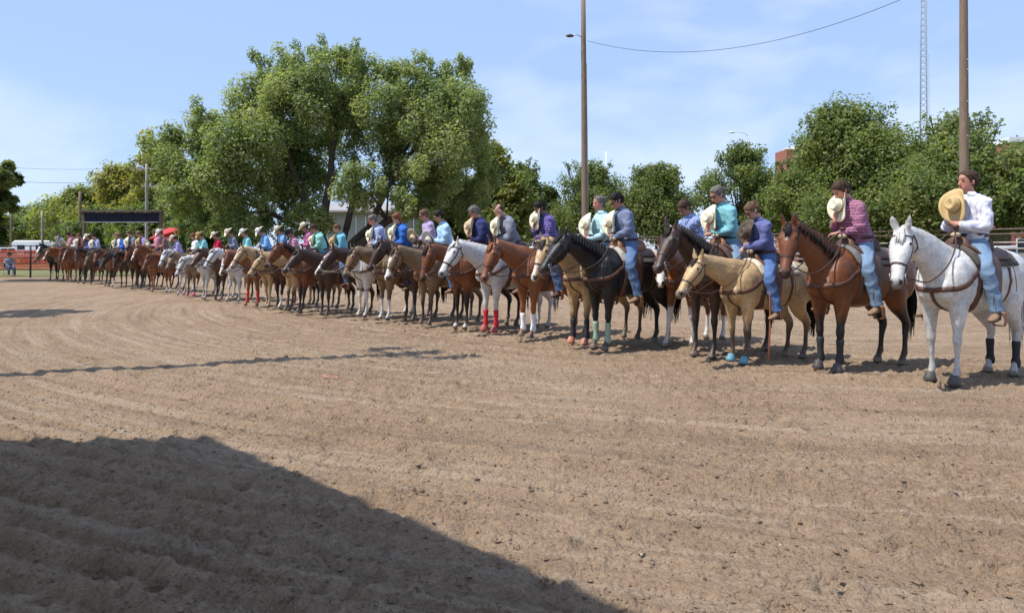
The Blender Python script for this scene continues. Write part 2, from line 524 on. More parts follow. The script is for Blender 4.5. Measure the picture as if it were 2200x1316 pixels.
    # coat colours: what grows on the animal
    rel = V - H0
    u = rel @ ht; w = rel @ hl; d = rel @ hn
    inhead = (u > -.03) & (np.abs(w) < .14) & (np.abs(d) < .20) & (u < .70)
    base = np.array(C['base'])
    col = np.tile(base, (len(V), 1))
    nz = noise3(V * 4.3 + seed, seed + 3)
    col *= (0.80 + 0.28 * nz + .14 * noise3(V * 13, seed + 8))[:, None]
    if coat in ('grey', 'darkgrey'):
        dap = noise3(V * 16, seed + 5)
        col *= (1 - .13 * sstep(.45, .7, dap))[:, None]
    if coat in ('bay', 'darkbay', 'brown', 'buckskin', 'dun', 'sorrel', 'chestnut'):
        belly = sstep(1.0, .80, V[:, 2]) * (np.abs(V[:, 0] + .1) < .6)
        col = col * (1 + .25 * belly)[:, None]
    ptf = (1 - sstep(C['pz'][0], C['pz'][1], V[:, 2] + .12 * (nz - .5))) * C['pf']
    lowhead = inhead & (V[:, 0] > .62)
    ptf[lowhead] = 0
    col = col * (1 - ptf)[:, None] + np.array(C['points']) * ptf[:, None]
    if pinto:
        q = noise3(V * 2.1 + pinto * 7.3, pinto)
        q = sstep(.50, .54, q + .25 * (noise3(V * 7, pinto + 1) - .5)) * (~inhead)
        q = np.maximum(q, (V[:, 2] < .62) & ~lowhead)
        col = col * (1 - q)[:, None] + np.array((.66, .63, .58)) * q[:, None]
    for i, (fr_, sd) in enumerate(((1, 1), (1, -1), (0, 1), (0, -1))):
        if socks[i]:
            k = ((V[:, 0] > 0) == bool(fr_)) & (np.sign(V[:, 1]) == sd) & ~lowhead
            k = k * (1 - sstep(socks[i] - .02, socks[i] + .02, V[:, 2] + .06 * (nz - .5)))
            col = col * (1 - k)[:, None] + np.array((.68, .65, .60)) * k[:, None]
    hoof = (V[:, 2] < .066) & ~lowhead
    hoofcol = np.where(noise3(V * 3, 9)[:, None] > .5, np.array((.19, .155, .125)), np.array((.10, .085, .075)))
    col[hoof] = hoofcol[hoof]
    dust = (1 - sstep(.0, .30, V[:, 2])) * .35 * (~lowhead)
    col = col * (1 - dust)[:, None] + np.array((.26, .19, .13)) * dust[:, None]
    muz = sstep(.50, .61, u) * inhead
    col = col * (1 - muz * .85)[:, None] + np.array(C['muzzle']) * (muz * .85)[:, None]
    if blaze:
        bw = blaze * (.022 + .012 * np.sin(u * 21 + seed)) * np.where(u > .45, 1.5, 1)
        k = inhead & (d > .012) & (np.abs(w) < bw) & (u > .03)
        col[k] = (.66, .62, .58)
    if star:
        k = inhead & (d > .02) & (np.abs(w) + np.abs(u - .14) * .6 < .028)
        col[k] = (.66, .62, .58)
    nost = inhead & (np.abs(u - .592) < .024) & (np.abs(np.abs(w) - .046) < .02) & (d > .018)
    col[nost] = (.012, .008, .008)
    earin = (u < -.05) & (np.abs(w) < .12) & (np.abs(d) < .16) & (rel[:, 2] > .02) & (d > .085)
    col[earin] *= .45
    set_col(me, col)
    body = link('body', me, M_coat, root)
    bvh = BVHTree.FromPolygons([tuple(p) for p in V], [tuple(p.vertices) for p in me.polygons])

    def strap(path, width, off=.008, th=.006, k=6):
        P = catmull(np.array(path, float), k)
        Q = []; Nn = []
        for p in P:
            h = bvh.find_nearest(Vector(p))
            Q.append(np.array(h[0]) + np.array(h[1]) * off); Nn.append(np.array(h[1]))
        Q = np.array(Q); Nn = np.array(Nn)
        G = np.zeros((len(Q), 3, 3))
        for i in range(len(Q)):
            t = unit(Q[min(i + 1, len(Q) - 1)] - Q[max(i - 1, 0)])
            sd = unit(np.cross(t, Nn[i]))
            for j, f in enumerate((-.5, 0, .5)):
                G[i, j] = Q[i] + sd * width * f
        return G

    def drape(x0, x1, a0, a1, nx, na, off, shape=None):
        G = np.zeros((nx, na, 3))
        for i in range(nx):
            for j in range(na):
                fx_, fa = i / (nx - 1), j / (na - 1)
                x = x0 + (x1 - x0) * fx_; a = a0 + (a1 - a0) * fa
                if shape: x, a = shape(x, a, fx_, fa)
                dr = np.array([0, math.sin(R(a)), math.cos(R(a))])
                c = np.array([x, 0, 1.15])
                hit = bvh.ray_cast(Vector(c + dr * 1.2), Vector(-dr))
                p = np.array(hit[0]) if hit[0] is not None else c + dr * .3
                G[i, j] = p + dr * off
        # relax so that folds of the body do not dent it
        for _ in range(2):
            G[:, 1:-1] = (G[:, 1:-1] * 2 + G[:, :-2] + G[:, 2:]) / 4
        return G

    def hp(u_, w_, d_):
        return H0 + ht * u_ + hl * w_ + hn * d_

    # eyes
    for sd in (-1, 1):
        if lod < 2:
            e = MB(); e.ellipsoid(hp(.165, sd * .097, .052), (.019, .019, .019), nu=8, nv=6)
            link('eye', e.mesh('eye'), M_eye, root)
    # mane and tail
    hm = MB()
    nm = {0: 130, 1: 44, 2: 14}[lod]
    wl = {0: .0085, 1: .017, 2: .04}[lod]
    for i in range(nm):
        f = (i + rnd.random()) / nm * .90 + .06
        q = neck_curve[min(int(f * (len(neck_curve) - 1)), len(neck_curve) - 1)]
        c = q[:3]; a, b = q[3], q[4]
        t = unit(neck_curve[min(int(f * (len(neck_curve) - 1)) + 1, len(neck_curve) - 1)][:3] - c + 1e-6)
        upv = unit(np.cross(t, nlat)); upv = upv if upv[2] > 0 else -upv
        L_ = rnd.uniform(.5, 1.0)
        sd = mane_side
        p0 = c + upv * (b - .02)
        p1 = c + upv * (b * .98 + .012) + nlat * sd * .03
        p2 = c + upv * b * .55 + nlat * sd * (a * .78 + .018)
        p3 = c + upv * b * (.55 - .75 * L_) + nlat * sd * (a * .98 + .02) - t * rnd.uniform(-.02, .06)
        hm.tube([p0, p1, p2, p3], [(wl, wl * .6), (wl * 1.3, wl * .7), (wl, wl * .5), (wl * .25, wl * .2)], lat=t, n=4, k=2 if lod < 2 else 1)
    for i in range({0: 22, 1: 9, 2: 4}[lod]):
        w0 = rnd.uniform(-.035, .035)
        l_ = rnd.uniform(.10, .20)
        hm.tube([hp(-.02, w0 * .5, .06), hp(.03, w0 * .8, .098), hp(l_ * .6, w0 * 1.2, .108), hp(l_, w0 * 1.3, .104)],
                [(wl, wl * .5), (wl * 1.2, wl * .6), (wl, wl * .5), (wl * .2, wl * .2)], lat=hl, n=4)
    mme = hm.mesh('mane'); mc = np.array(C['mane'])
    set_col(mme, np.tile(mc, (len(mme.vertices), 1)))
    tag(link('mane', mme, M_hair, root), kind='stuff')
    tl = MB()
    for i in range({0: 95, 1: 32, 2: 10}[lod]):
        a = rnd.uniform(0, 6.28); r_ = rnd.uniform(.2, 1)
        ox, oy = math.cos(a) * r_, math.sin(a) * r_
        zb = rnd.uniform(.26, .60)
        tl.tube([(-1.03, oy * .02, 1.30 + ox * .02), (-1.10 + ox * .02, oy * .04, 1.16), (-1.16 + ox * .06, oy * .085, .92), (-1.17 + ox * .08, oy * .10, .70), (-1.15 + ox * .06 + rnd.uniform(-.04, .04), oy * .07 + rnd.uniform(-.03, .03), zb)],
                [wl * 1.0, wl * 1.5, wl * 1.4, wl, wl * .25], n=4, k=2 if lod < 2 else 1)
    tme = tl.mesh('tail'); set_col(tme, np.tile(mc, (len(tme.vertices), 1)))
    tag(link('tail', tme, M_hair, root), kind='stuff')

    # bridle: noseband, brow strap, cheek straps; bit rings
    bw = {0: .016, 1: .02, 2: .026}[lod]
    br = MB()
    def headloop(u_, ex=.0):
        ths = np.linspace(0, 2 * math.pi, 13)
        return [hp(u_, math.cos(t) * .13, -.03 + math.sin(t) * .17) for t in ths]
    br.sheet(strap(headloop(.40), bw * 1.3, .006, .006, 2 if lod else 3), .006)
    for sd in (-1, 1):
        br.sheet(strap([hp(-.0, sd * .03, -.06), hp(.05, sd * .12, -.02), hp(.16, sd * .13, -.02), hp(.28, sd * .12, -.01), hp(.40, sd * .1, -.005), hp(.50, sd * .08, -.01)], bw, .006, .006, 3), .006)
    br.sheet(strap([hp(.06, -.12, 0), hp(.07, -.07, .1), hp(.07, 0, .12), hp(.07, .07, .1), hp(.06, .12, 0)], bw, .006, .006, 3), .006)
    if lod < 2:
        br.sheet(strap([hp(.03, -.12, -.03), hp(.10, -.11, -.16), hp(.13, 0, -.2), hp(.10, .11, -.16), hp(.03, .12, -.03)], bw * .7, .008, .005, 3), .005)
    brm = link('bridle', br.mesh('bridle', smooth=False), M_darkleather, root)
    if lod < 2:
        for sd in (-1, 1):
            bt = MB()
            c = hp(.50, sd * .072, -.012)
            ring_ = [c + (ht * math.cos(t) + hn * math.sin(t)) * .026 for t in np.linspace(0, 2 * math.pi, 11)]
            bt.tube(ring_, .005, lat=hl, n=5)
            bt.tube([c, c + ht * .05 - hn * .07, c + ht * .03 - hn * .12], .006, lat=hl, n=5)
            link('bit_ring', bt.mesh('bit_ring'), M_steel, brm)
    # reins to the saddle horn
    rr = .0085 if lod < 2 else .011
    hand = np.array([.24, 0, 1.66])
    for sd in (-1, 1):
        b0 = hp(.50, sd * .075, -.03)
        nk = neck_curve[6]
        mid = nk[:3] + np.array([.02, sd * (nk[3] + .06), -.10])
        q0 = (b0 * .55 + mid * .45) + np.array([0, sd * .03, -.10])
        rn = MB(); rn.tube([b0, q0, mid, hand * .6 + mid * .4 + np.array([0, sd * .05, -.015]), hand + np.array([0, sd * .02, 0])], rr, n=5, k=4)
        link('rein', rn.mesh('rein'), rope and M_rope or M_darkleather, root)
        if romal and sd > 0:
            pass
    # saddle pad and saddle
    def padshape(x, a, fx_, fa):
        return x - .10 * abs(fa * 2 - 1) ** 2 * (1 - fx_) * .6, a
    pmat = mat('saddle blanket %.3f %.3f %.3f' % pad, pad, .95, .35, 14, .3, 60)
    g = drape(.30, -.56, -66, 66, 10 if lod else 14, 11 if lod else 15, .012, padshape)
    pm = MB(); pm.sheet(g, -.02)
    link('saddle_pad', pm.mesh('saddle_pad'), pmat, root)
    def skirtshape(x, a, fx_, fa):
        e = abs(fa * 2 - 1)
        cx = -.14
        return cx + (x - cx) * (1 - .22 * e ** 3), a
    g = drape(.19, -.46, -54, 54, 10, 11, .042, skirtshape)
    sm = MB(); sm.sheet(g, -.016)
    sad = link('saddle', sm.mesh('saddle'), M_leather, root)
    # seat with fork and cantle
    st = MB()
    SEAT = [(.20, .10, 1.535), (.17, .135, 1.60), (.11, .125, 1.60), (.05, .10, 1.555), (-.05, .105, 1.525), (-.16, .125, 1.525), (-.25, .15, 1.545), (-.30, .16, 1.60), (-.325, .15, 1.612), (-.35, .14, 1.56), (-.37, .12, 1.52)]
    SC = catmull(SEAT, 2)
    st.rings([sring(np.array([x, 0, 1.46]), Y * wv, Z * (z - 1.46), -Z * .06, 14, 2.8) for x, wv, z in SC])
    link('seat', st.mesh('seat'), M_leather2 if seed % 3 == 0 else M_leather, sad)
    hn_ = MB(); hn_.tube([(.155, 0, 1.58), (.175, 0, 1.66), (.185, 0, 1.70), (.19, 0, 1.715), (.19, 0, 1.73)], [.03, .022, .024, .042, .034], n=10)
    link('horn', hn_.mesh('horn'), M_leather, sad)
    for sd in (-1, 1):
        G = np.zeros((7, 4, 3))
        for i, (x, y, z, wd) in enumerate(((-.02, .255, 1.42, .20), (0, .315, 1.32, .22), (.02, .345, 1.2, .22), (.035, .358, 1.08, .19), (.045, .37, .97, .12), (.05, .378, .88, .07), (.055, .38, .80, .06))):
            for j in range(4):
                G[i, j] = (x + wd * (j / 3 - .5), sd * y, z)
        fm = MB(); fm.sheet(G, .012)
        link('fender', fm.mesh('fender'), M_leather, sad)
        if sd > 0 or lod < 2:
            sp = MB()
            sp.tube([(.055, sd * .38, .82), (.055, sd * .325, .78), (.055, sd * .315, .68), (.055, sd * .33, .645), (.055, sd * .43, .645), (.055, sd * .445, .68), (.055, sd * .435, .78), (.055, sd * .38, .82)], [(.035, .008)] * 8, lat=(1, 0, 0), n=6)
            link('stirrup', sp.mesh('stirrup', smooth=False), M_leather2, sad)
    if lod < 2:
        for cx, wd in ((.20, .09), (-.36, .045)):
            cm = MB()
            loop = [(cx, math.sin(t) * .36, 1.08 - math.cos(t) * .40) for t in np.linspace(-2.1, 2.1, 15)]
            cm.sheet(strap(loop, wd, .008, .01, 3), .01)
            link('cinch', cm.mesh('cinch'), M_leather, sad)
    if lod < 2:
        bc = MB()
        arc = [(.22, .30, 1.22), (.36, .30, 1.14), (.52, .25, 1.06), (.64, .12, 1.03), (.68, 0, 1.02), (.64, -.12, 1.03), (.52, -.25, 1.06), (.36, -.30, 1.14), (.22, -.30, 1.22)]
        bc.sheet(strap(arc, .055, .01, .008, 4), .008)
        bc.sheet(strap([(.68, 0, 1.02), (.62, 0, .90), (.50, 0, .80), (.30, 0, .76), (.20, 0, .75)], .035, .01, .006, 4), .006)
        link('breast_collar', bc.mesh('breast_collar'), M_leather, root)
    if lod == 0:
        for x in (.13, -.34):
            sg = MB(); sg.tube([(x, .30, 1.36), (x - .01, .35, 1.2), (x, .37, 1.02), (x + .02, .37, .86 if x > 0 else 1.0)], [(.009, .003)] * 4, lat=(1, 0, 0), n=4, k=2)
            link('tie_string', sg.mesh('tie_string'), M_darkleather, sad)
        cg = MB(); cg.ellipsoid((.23, .02, 1.62), (.05, .055, .03), nu=10, nv=6)
        link('rope_coil', cg.mesh('rope_coil'), M_rope, sad)
    if hangstrap:
        G = np.zeros((6, 2, 3))
        for i, (x, y, z) in enumerate(((.17, .28, 1.32), (.18, .34, 1.12), (.19, .36, .9), (.20, .365, .6), (.22, .37, .3), (.24, .37, .06))):
            G[i, 0] = (x - .014, y, z); G[i, 1] = (x + .014, y, z)
        hs = MB(); hs.sheet(G, .006)
        link('latigo_strap', hs.mesh('latigo_strap'), mat('orange latigo leather', (.42, .15, .07), .6, .2, 15), sad)
    # leg boots
    def cuff(nm, x, y, zs, rs, m_):
        c = MB(); c.tube([(x(z), y, z) for z in zs], [(r_ * .9, r_) for r_ in rs], n=12)
        return link(nm, c.mesh(nm), m_, root)
    for bset, front in ((boots, 1), (hindboots, 0)):
        if bset:
            bm_ = mat('leg boot %.2f %.2f %.2f' % bset, bset, .7, .15, 30)
            for sd in (1, -1):
                dx = legs[(0 if front else 2) + (0 if sd > 0 else 1)]
                x0 = .432 if front else -.833
                cuff('leg_boot', lambda z: x0 + dx * max(0, (.95 - z) / .95), sd * .15, (.40, .37, .30, .22, .16, .12, .10), (.045, .050, .043, .041, .054, .052, .043), bm_)
    if bell:
        bm_ = mat('bell boot %.2f %.2f %.2f' % bell, bell, .6, .12, 30)
        for sd in (1, -1):
            dx = legs[0 if sd > 0 else 1]
            cuff('bell_boot', lambda z: (.470 + dx * .9) + (.10 - z) * .15, sd * .15, (.115, .10, .06, .02, .015), (.044, .052, .064, .080, .076), bm_)
    return root

# ------------------------------------------------------------------ hats
HATC = {'cream': (.72, .66, .50), 'straw': (.52, .37, .17), 'white': (.76, .73, .66), 'tan': (.55, .43, .27), 'brown': (.095, .07, .05), 'black': (.015, .014, .015), 'grey': (.55, .52, .47)}
_hatmesh = {}
def hat_mesh(lod, curl):
    key = (lod, curl)
    if key in _hatmesh: return _hatmesh[key]
    n = {0: 40, 1: 26, 2: 16}[lod]
    mb = MB()
    th = np.linspace(0, 2 * math.pi, n, endpoint=False)
    def brim(r, dz=0.0):
        x = np.cos(th) * r * 1.14; y = np.sin(th) * r
        q = np.clip((r - .09) / .105, 0, 1)
        z = curl * q ** 1.6 * np.abs(np.sin(th)) ** 2.2 - .018 * q * np.abs(np.cos(th)) ** 3
        y = y * (1 - .16 * (curl / .07) * q * np.abs(np.sin(th)) ** 2)
        return np.stack([x, y, z + dz], 1)
    def crown(r, z, dent=0.0):
        x = np.cos(th) * r * 1.16; y = np.sin(th) * r * .98
        f = np.clip(np.cos(th), 0, 1)
        pinch = 1 - .22 * f ** 1.2 * (z / .12) * np.abs(np.sin(th)) ** .6
        return np.stack([x, y * pinch, z - dent * np.abs(np.cos(th)) ** 2 * (1 if dent else 0) + .012 * np.abs(np.sin(th)) * (z > .08)], 1)
    outer = [brim(.20), brim(.17), brim(.135), brim(.10), crown(.088, .012), crown(.086, .04), crown(.082, .075), crown(.074, .105), crown(.062, .122), crown(.045, .118), crown(.022, .098), crown(.006, .092)]
    inner = [crown(.005, .082), crown(.03, .088), crown(.055, .10), crown(.07, .09), crown(.076, .05), crown(.079, .012), crown(.082, -.003), brim(.10, -.006), brim(.135, -.006), brim(.17, -.006), brim(.20, -.006)]
    rs = [r_ * .93 for r_ in inner + outer]
    mb.rings(rs + [rs[0]], cap=False)
    me = mb.mesh('hat')
    bmx = MB()
    bmx.rings([crown(.0895, .010), crown(.0885, .036), crown(.0855, .036), crown(.0865, .010), crown(.0895, .010)], cap=False); bmx.v = [tuple(c_ * .93 for c_ in p_) for p_ in bmx.v]
    _hatmesh[key] = (me, bmx.mesh('hat_band'))
    return _hatmesh[key]

def hat_mat(c):
    return mat('hat ' + c, HATC[c], .8 if c != 'black' else .9, .10, 30, .12, 200)

def held_hat(label, color, M, lod, curl=.085):
    me, bd = hat_mesh(lod, curl)
    o = empty('cowboy_hat', (0, 0, 0), 0, label, 'hat', 'hats held by the riders')
    o.matrix_world = M
    link('hat_shell', me, hat_mat(color), o)
    if lod < 2:
        link('hat_band', bd, mat('hat band', (.16, .12, .08), .7) if color != 'brown' else M_darkleather, o)
    return o

# ------------------------------------------------------------------ people
SKINS = {'fair': (.52, .30, .22), 'ruddy': (.50, .24, .17), 'tanned': (.38, .205, .135), 'brown': (.20, .10, .065)}
HAIRS = {'brown': (.075, .045, .028), 'dark': (.022, .016, .013), 'grey': (.17, .155, .14), 'blond': (.30, .20, .10), 'lightbrown': (.16, .095, .052), 'reddish': (.22, .09, .04)}

def ik(S, W, l1, l2, hint):
    S, W = np.asarray(S, float), np.asarray(W, float)
    d = W - S; L_ = min(np.linalg.norm(d), (l1 + l2) * .995)
    t = unit(d)
    a = (l1 * l1 - l2 * l2 + L_ * L_) / (2 * L_)
    h = math.sqrt(max(l1 * l1 - a * a, 0))
    hv = np.asarray(hint, float); hv = unit(hv - t * np.dot(hv, t))
    return S + t * a + hv * h, S + t * L_

def hand_shape(mb, W, d, nrm, lod, curl=50, thumb_side=1):
    """palm and five unequal fingers; d fingers' direction, nrm back-of-hand normal"""
    d = unit(d); nrm = unit(np.asarray(nrm) - d * np.dot(nrm, d)); sdv = np.cross(nrm, d)
    mb.tube([W - d * .01, W + d * .03, W + d * .075, W + d * .092], [(.026, .020), (.038, .017), (.042, .016), (.036, .012)], lat=sdv, n=10)
    if lod == 2:
        mb.tube([W + d * .08, W + d * .12 - nrm * .02, W + d * .13 - nrm * .05], [(.036, .012), (.034, .011), (.028, .009)], lat=sdv, n=8)
        return
    for i, (o, ln) in enumerate(((.031, .070), (.0105, .079), (-.0105, .074), (-.031, .058))):
        p = W + d * .085 + sdv * o * thumb_side
        q = [W + d * .06 + sdv * o * .9 * thumb_side, p]
        a = R(curl * .35)
        for k in range(3):
            dr = d * math.cos(a) - nrm * math.sin(a)
            q.append(q[-1] + dr * ln / 3 * (1.25, 1.0, .75)[k])
            a += R(curl * .75)
        mb.tube(q, [.0098, .0098, .0092, .0085, .0068], lat=sdv, n=8)
    q0 = W + d * .02 + sdv * .03 * thumb_side
    mb.tube([q0, q0 + d * .03 + sdv * .022 * thumb_side - nrm * .008, q0 + d * .055 + sdv * .028 * thumb_side - nrm * .025, q0 + d * .075 + sdv * .02 * thumb_side - nrm * .04], [.014, .0125, .0105, .0085], lat=nrm, n=8)

def person(label, group, root_M, lod=1, s=1.0, shirt=None, jeans=None, skin='fair', hair='brown', lean=4, bow=25, hturn=0,
           hands=((.30, .06, .20), (.30, -.06, .20)), handdir=None, hat=None, hatc=None, glasses=False, boots='tan', seated='horse', bald=False, longhair=False,
           vest=None, chub=1.0, tie=False, sleeve=True, curl=(55, 55), twist=0.0):
    root = empty('person', (0, 0, 0), 0, label, 'person', group)
    root.matrix_world = root_M
    sk = np.array(SKINS[skin])
    cl, sl = math.cos(R(lean)), math.sin(R(lean))
    def RZ(p, f=1.0):
        ca_, sa_ = math.cos(R(twist) * f), math.sin(R(twist) * f)
        return np.array([p[0] * ca_ - p[1] * sa_, p[0] * sa_ + p[1] * ca_, p[2]])
    def T(p):      # lean the trunk forward about the seat, turn the shoulders
        return RZ((p[0] * cl + p[2] * sl, p[1], -p[0] * sl + p[2] * cl), float(sstep(.05, .35, p[2])))
    hturn = hturn + twist
    tlat = RZ((0, 1, 0), .7)
    c = chub
    torso = [(0, 0, -.01), (-.02, 0, .06), (-.01, 0, .16), (.0, 0, .28), (.015, 0, .40), (.005, 0, .50), (-.005, 0, .555), (0, 0, .59)]
    trad = [(.15, .12), (.182 * c, .135 * c), (.172 * c, .128 * c), (.162 * c, .12 * c), (.182 * c, .128 * c), (.188, .112), (.14, .085), (.075, .065)]
    torso = [T(p) for p in torso]
    neck0, neck1 = T((.0, 0, .565)), T((.022, 0, .665)) + np.array([.012 * bow / 25, 0, 0])
    a, b = R(bow), R(hturn)
    up = np.array([math.sin(a) * math.cos(b), math.sin(a) * math.sin(b), math.cos(a)])
    fw = np.array([math.cos(a) * math.cos(b), math.cos(a) * math.sin(b), -math.sin(a)])
    lt = np.cross(up, fw)
    hb = neck1 - up * .02
    def hp(x, y, z):
        return hb + fw * x + lt * y + up * z
    HD = [(-.012, .055, -.02, .022), (.0, .085, .0, .038), (.03, .098, .045, .055), (.07, .100, .075, .067), (.11, .100, .095, .074), (.15, .101, .106, .079), (.19, .090, .10, .074), (.22, .066, .078, .058), (.24, .02, .03, .022)]
    HDc = catmull(HD, 2)
    def headrings(mb, g=0.0):
        mb.rings([sring(hp(.0, 0, z), lt * (w + g), fw * (f + g), -fw * (bk + g) if bk > 0 else fw * (-bk), 16, 2.2) for z, f, bk, w in HDc])
    # arms
    arms = []
    for i, sd in enumerate((1, -1)):
        S = T((-.005, sd * .185, .505)); W = RZ(hands[i])
        E, W = ik(S, W, .295, .265, RZ((-.35, sd * .75, -1.0)))
        arms.append((S, E, W))
    # legs
    if seated == 'horse':
        legs = [((.02, sd * .10, .03), (.24, sd * .315, -.27), (.14, sd * .372, -.72)) for sd in (1, -1)]
        toe = lambda A, sd: np.array([.19, sd * .035, -.015])
    elif seated == 'chair':
        legs = [((.02, sd * .10, .03), (.42, sd * .14, .02), (.44, sd * .15, -.36)) for sd in (1, -1)]
        toe = lambda A, sd: np.array([.19, sd * .03, 0])
    else:
        legs = [((.0, sd * .09, .03), (.02, sd * .11, -.40), (-.02, sd * .12, -.82)) for sd in (1, -1)]
        toe = lambda A, sd: np.array([.19, sd * .03, 0])
    mb = MB()
    mb.tube(torso, [(x * .93, y * .93) for x, y in trad], n=14, k=2, lat=tlat)
    mb.tube([neck0, (neck0 + neck1) / 2, neck1, neck1 + up * .05], [.064, .056, .056, .055], n=12)
    headrings(mb)
    mb.tube([hp(.096, 0, .128), hp(.112, 0, .105), hp(.123, 0, .086), hp(.10, 0, .072)], [.010, .013, .017, .012], lat=lt, n=8)
    for sd in (1, -1):
        mb.ellipsoid(hp(-.005, sd * .08, .10), (.022, .012, .032), nu=8, nv=6)
    mb.ellipsoid(hp(.088, 0, .148), (.018, .05, .014), np.stack([fw, lt, up], 1), nu=10, nv=6)
    mb.ellipsoid(hp(.090, 0, .045), (.017, .026, .014), np.stack([fw, lt, up], 1), nu=8, nv=6)
    for i, (S, E, W) in enumerate(arms):
        sd = (1, -1)[i]
        mb.tube([S * .8 + torso[5] * .2, S, S * .5 + E * .5, E, E * .5 + W * .5, W], [.055, .058, .048, .042, .038, .027], n=10, k=2)
        d = unit(W - E) if handdir is None or handdir[i] is None else unit(RZ(handdir[i][0]))
        nr = np.array([0, sd * .6, .8]) if handdir is None or handdir[i] is None else RZ(handdir[i][1])
        hand_shape(mb, W, d, nr, lod, curl[i], -sd if True else 1)
    for i, (Hp, K_, A) in enumerate(legs):
        Hp, K_, A = map(np.array, (Hp, K_, A))
        mb.tube([Hp, Hp * .6 + K_ * .4, K_, K_ * .65 + A * .35, A], [.088, .082, .058, .055, .036], n=10, k=2)
        mb.tube([A + np.array([0, 0, .02]), A + np.array([0, 0, -.08]), A + np.array([.03, 0, -.085]), A + toe(A, (1, -1)[i]) * .7 + np.array([0, 0, -.085])], [.03, .026, .022, .013], n=8)
    if lod == 0:
        me = voxel(mb, .0085, 2, .22)
    else:
        me = voxel(mb, .02 if lod == 1 else .028, 1)
    V = verts_of(me)
    rel = V - hb
    x, y, z = rel @ fw, rel @ lt, rel @ up
    col = np.tile(sk, (len(V), 1)) * (0.92 + .16 * noise3(V * 14, 3))[:, None]
    inh = (z > -.03) & (z < .27) & (np.abs(y) < .1)
    lips = inh & (x > .082) & (np.abs(y) < .026) & (np.abs(z - .052) < .007)
    col[lips] = sk * (.75, .5, .5)
    cheek = inh & (x > .05) & (np.abs(z - .085) < .03)
    col[cheek] = col[cheek] * (1.05, .92, .9)
    brow = inh & (x > .07) & (np.abs(np.abs(y) - .034) < .02) & (np.abs(z - .150) < .006)
    col[brow] = HAIRS[hair]
    set_col(me, col)
    link('body', me, M_skin, root)
    if lod < 2:
        for sd in (1, -1):
            e = MB(); e.ellipsoid(hp(.090, sd * .033, .124), (.010, .014, .009), np.stack([fw, lt, up], 1), nu=8, nv=6)
            link('eye', e.mesh('eye'), M_eye, root)
    # hair: cap that sinks into the head around the face
    hm = MB()
    HH = catmull([(.03,) + HD[2][1:], (.07,) + HD[3][1:], (.11,) + HD[4][1:], (.15,) + HD[5][1:], (.19,) + HD[6][1:], (.222, .068, .08, .06), (.247, .02, .03, .025)], 3)
    rs = []
    g = .010 if not longhair else .016
    for zz, f, bk, w in HH:
        r_ = sring(hp(0, 0, zz), lt * w, fw * f, -fw * bk, 28, 2.2)
        for i in range(28):
            c0 = hp(0, 0, zz); q = r_[i] - hb
            fx = q @ fw
            hairline = .03 if fx < -.03 else (.03 + (fx + .03) * .9 if fx < .025 else (.09 + (fx - .025) * 1.9))
            if bald: hairline = .06 if fx < -.02 else .30
            if bald and zz > .175: hairline = .3
            k_ = float(sstep(hairline - .012, hairline + .022, zz + .008 * math.sin(i * 5.1)))
            jit = .005 * math.sin(i * 7.3 + zz * 130) + .004 * math.sin(i * 3.1 - zz * 70)
            r_[i] = c0 + (r_[i] - c0) * (.90 + .10 * k_) + unit(r_[i] - c0) * (g + jit) * k_
        rs.append(r_)
    hm.rings(rs)
    if longhair:
        for i in range(12):
            t = -.9 + 1.8 * i / 11
            p = hp(-.085 * math.cos(t), .085 * math.sin(t), .12)
            hm.tube([p, p + np.array([-.03, 0, -.12]), p + np.array([-.03, 0, -.26 - .03 * (i % 3)])], [.025, .022, .006], n=6)
    hr_ = random.Random(int(abs(root_M.translation.x) * 1000))
    cols = [np.tile(np.array(HAIRS[hair]) * .8, (len(hm.v), 1))]
    if lod < 2 and not hat:
        for _ in range(170 if lod == 0 else 70):
            i, j = hr_.randrange(2, len(rs) - 1), hr_.randrange(28)
            p = np.array(rs[i][j]); c0 = hp(0, 0, HH[i][0]); o_ = unit(p - c0)
            if np.linalg.norm(p - c0) < .045 or (p - hb) @ fw > .075 or bald and HH[i][0] > .17: continue
            q_ = (p - hb)
            base_r = sring(c0, lt * HH[i][3], fw * HH[i][1], -fw * HH[i][2], 28, 2.2)[j]
            if np.linalg.norm(p - c0) < np.linalg.norm(base_r - c0) + .004: continue
            dn = unit(-fw * .7 * hr_.uniform(.3, 1) - up * hr_.uniform(.2, .9) * (1.3 - HH[i][0] * 4) + lt * hr_.uniform(-.35, .35))
            n0 = len(hm.v)
            L2 = hr_.uniform(.022, .042)
            hm.tube([p - o_ * .004, p + dn * L2 * .5 + o_ * .006, p + dn * L2 + o_ * .002], [.0055, .005, .0012], n=4)
            cols.append(np.tile(np.array(HAIRS[hair]) * hr_.uniform(.6, 1.5), (len(hm.v) - n0, 1)))
    if len(hm.v) > sum(len(c_) for c_ in cols):
        cols.append(np.tile(HAIRS[hair], (len(hm.v) - sum(len(c_) for c_ in cols), 1)))
    hme = hm.mesh('hair'); set_col(hme, np.vstack(cols))
    tag(link('hair', hme, M_hair, root), kind='stuff')
    if glasses and lod < 2:
        gm = MB()
        for sd in (1, -1):
            gm.ellipsoid(hp(.104, sd * .034, .122), (.006, .027, .018), np.stack([fw, lt, up], 1), nu=10, nv=6)
            gm.tube([hp(.10, sd * .058, .13), hp(.04, sd * .083, .13), hp(-.01, sd * .086, .12)], .0035, n=5)
        gm.tube([hp(.108, .012, .127), hp(.108, -.012, .127)], .004, n=5)
        link('sunglasses', gm.mesh('sunglasses'), M_glass, root)
    # shirt
    sm = MB()
    sm.tube(torso[1:], [(x_ * 1.09, y_ * 1.1) for x_, y_ in trad[1:]], n=16, k=2, lat=tlat)
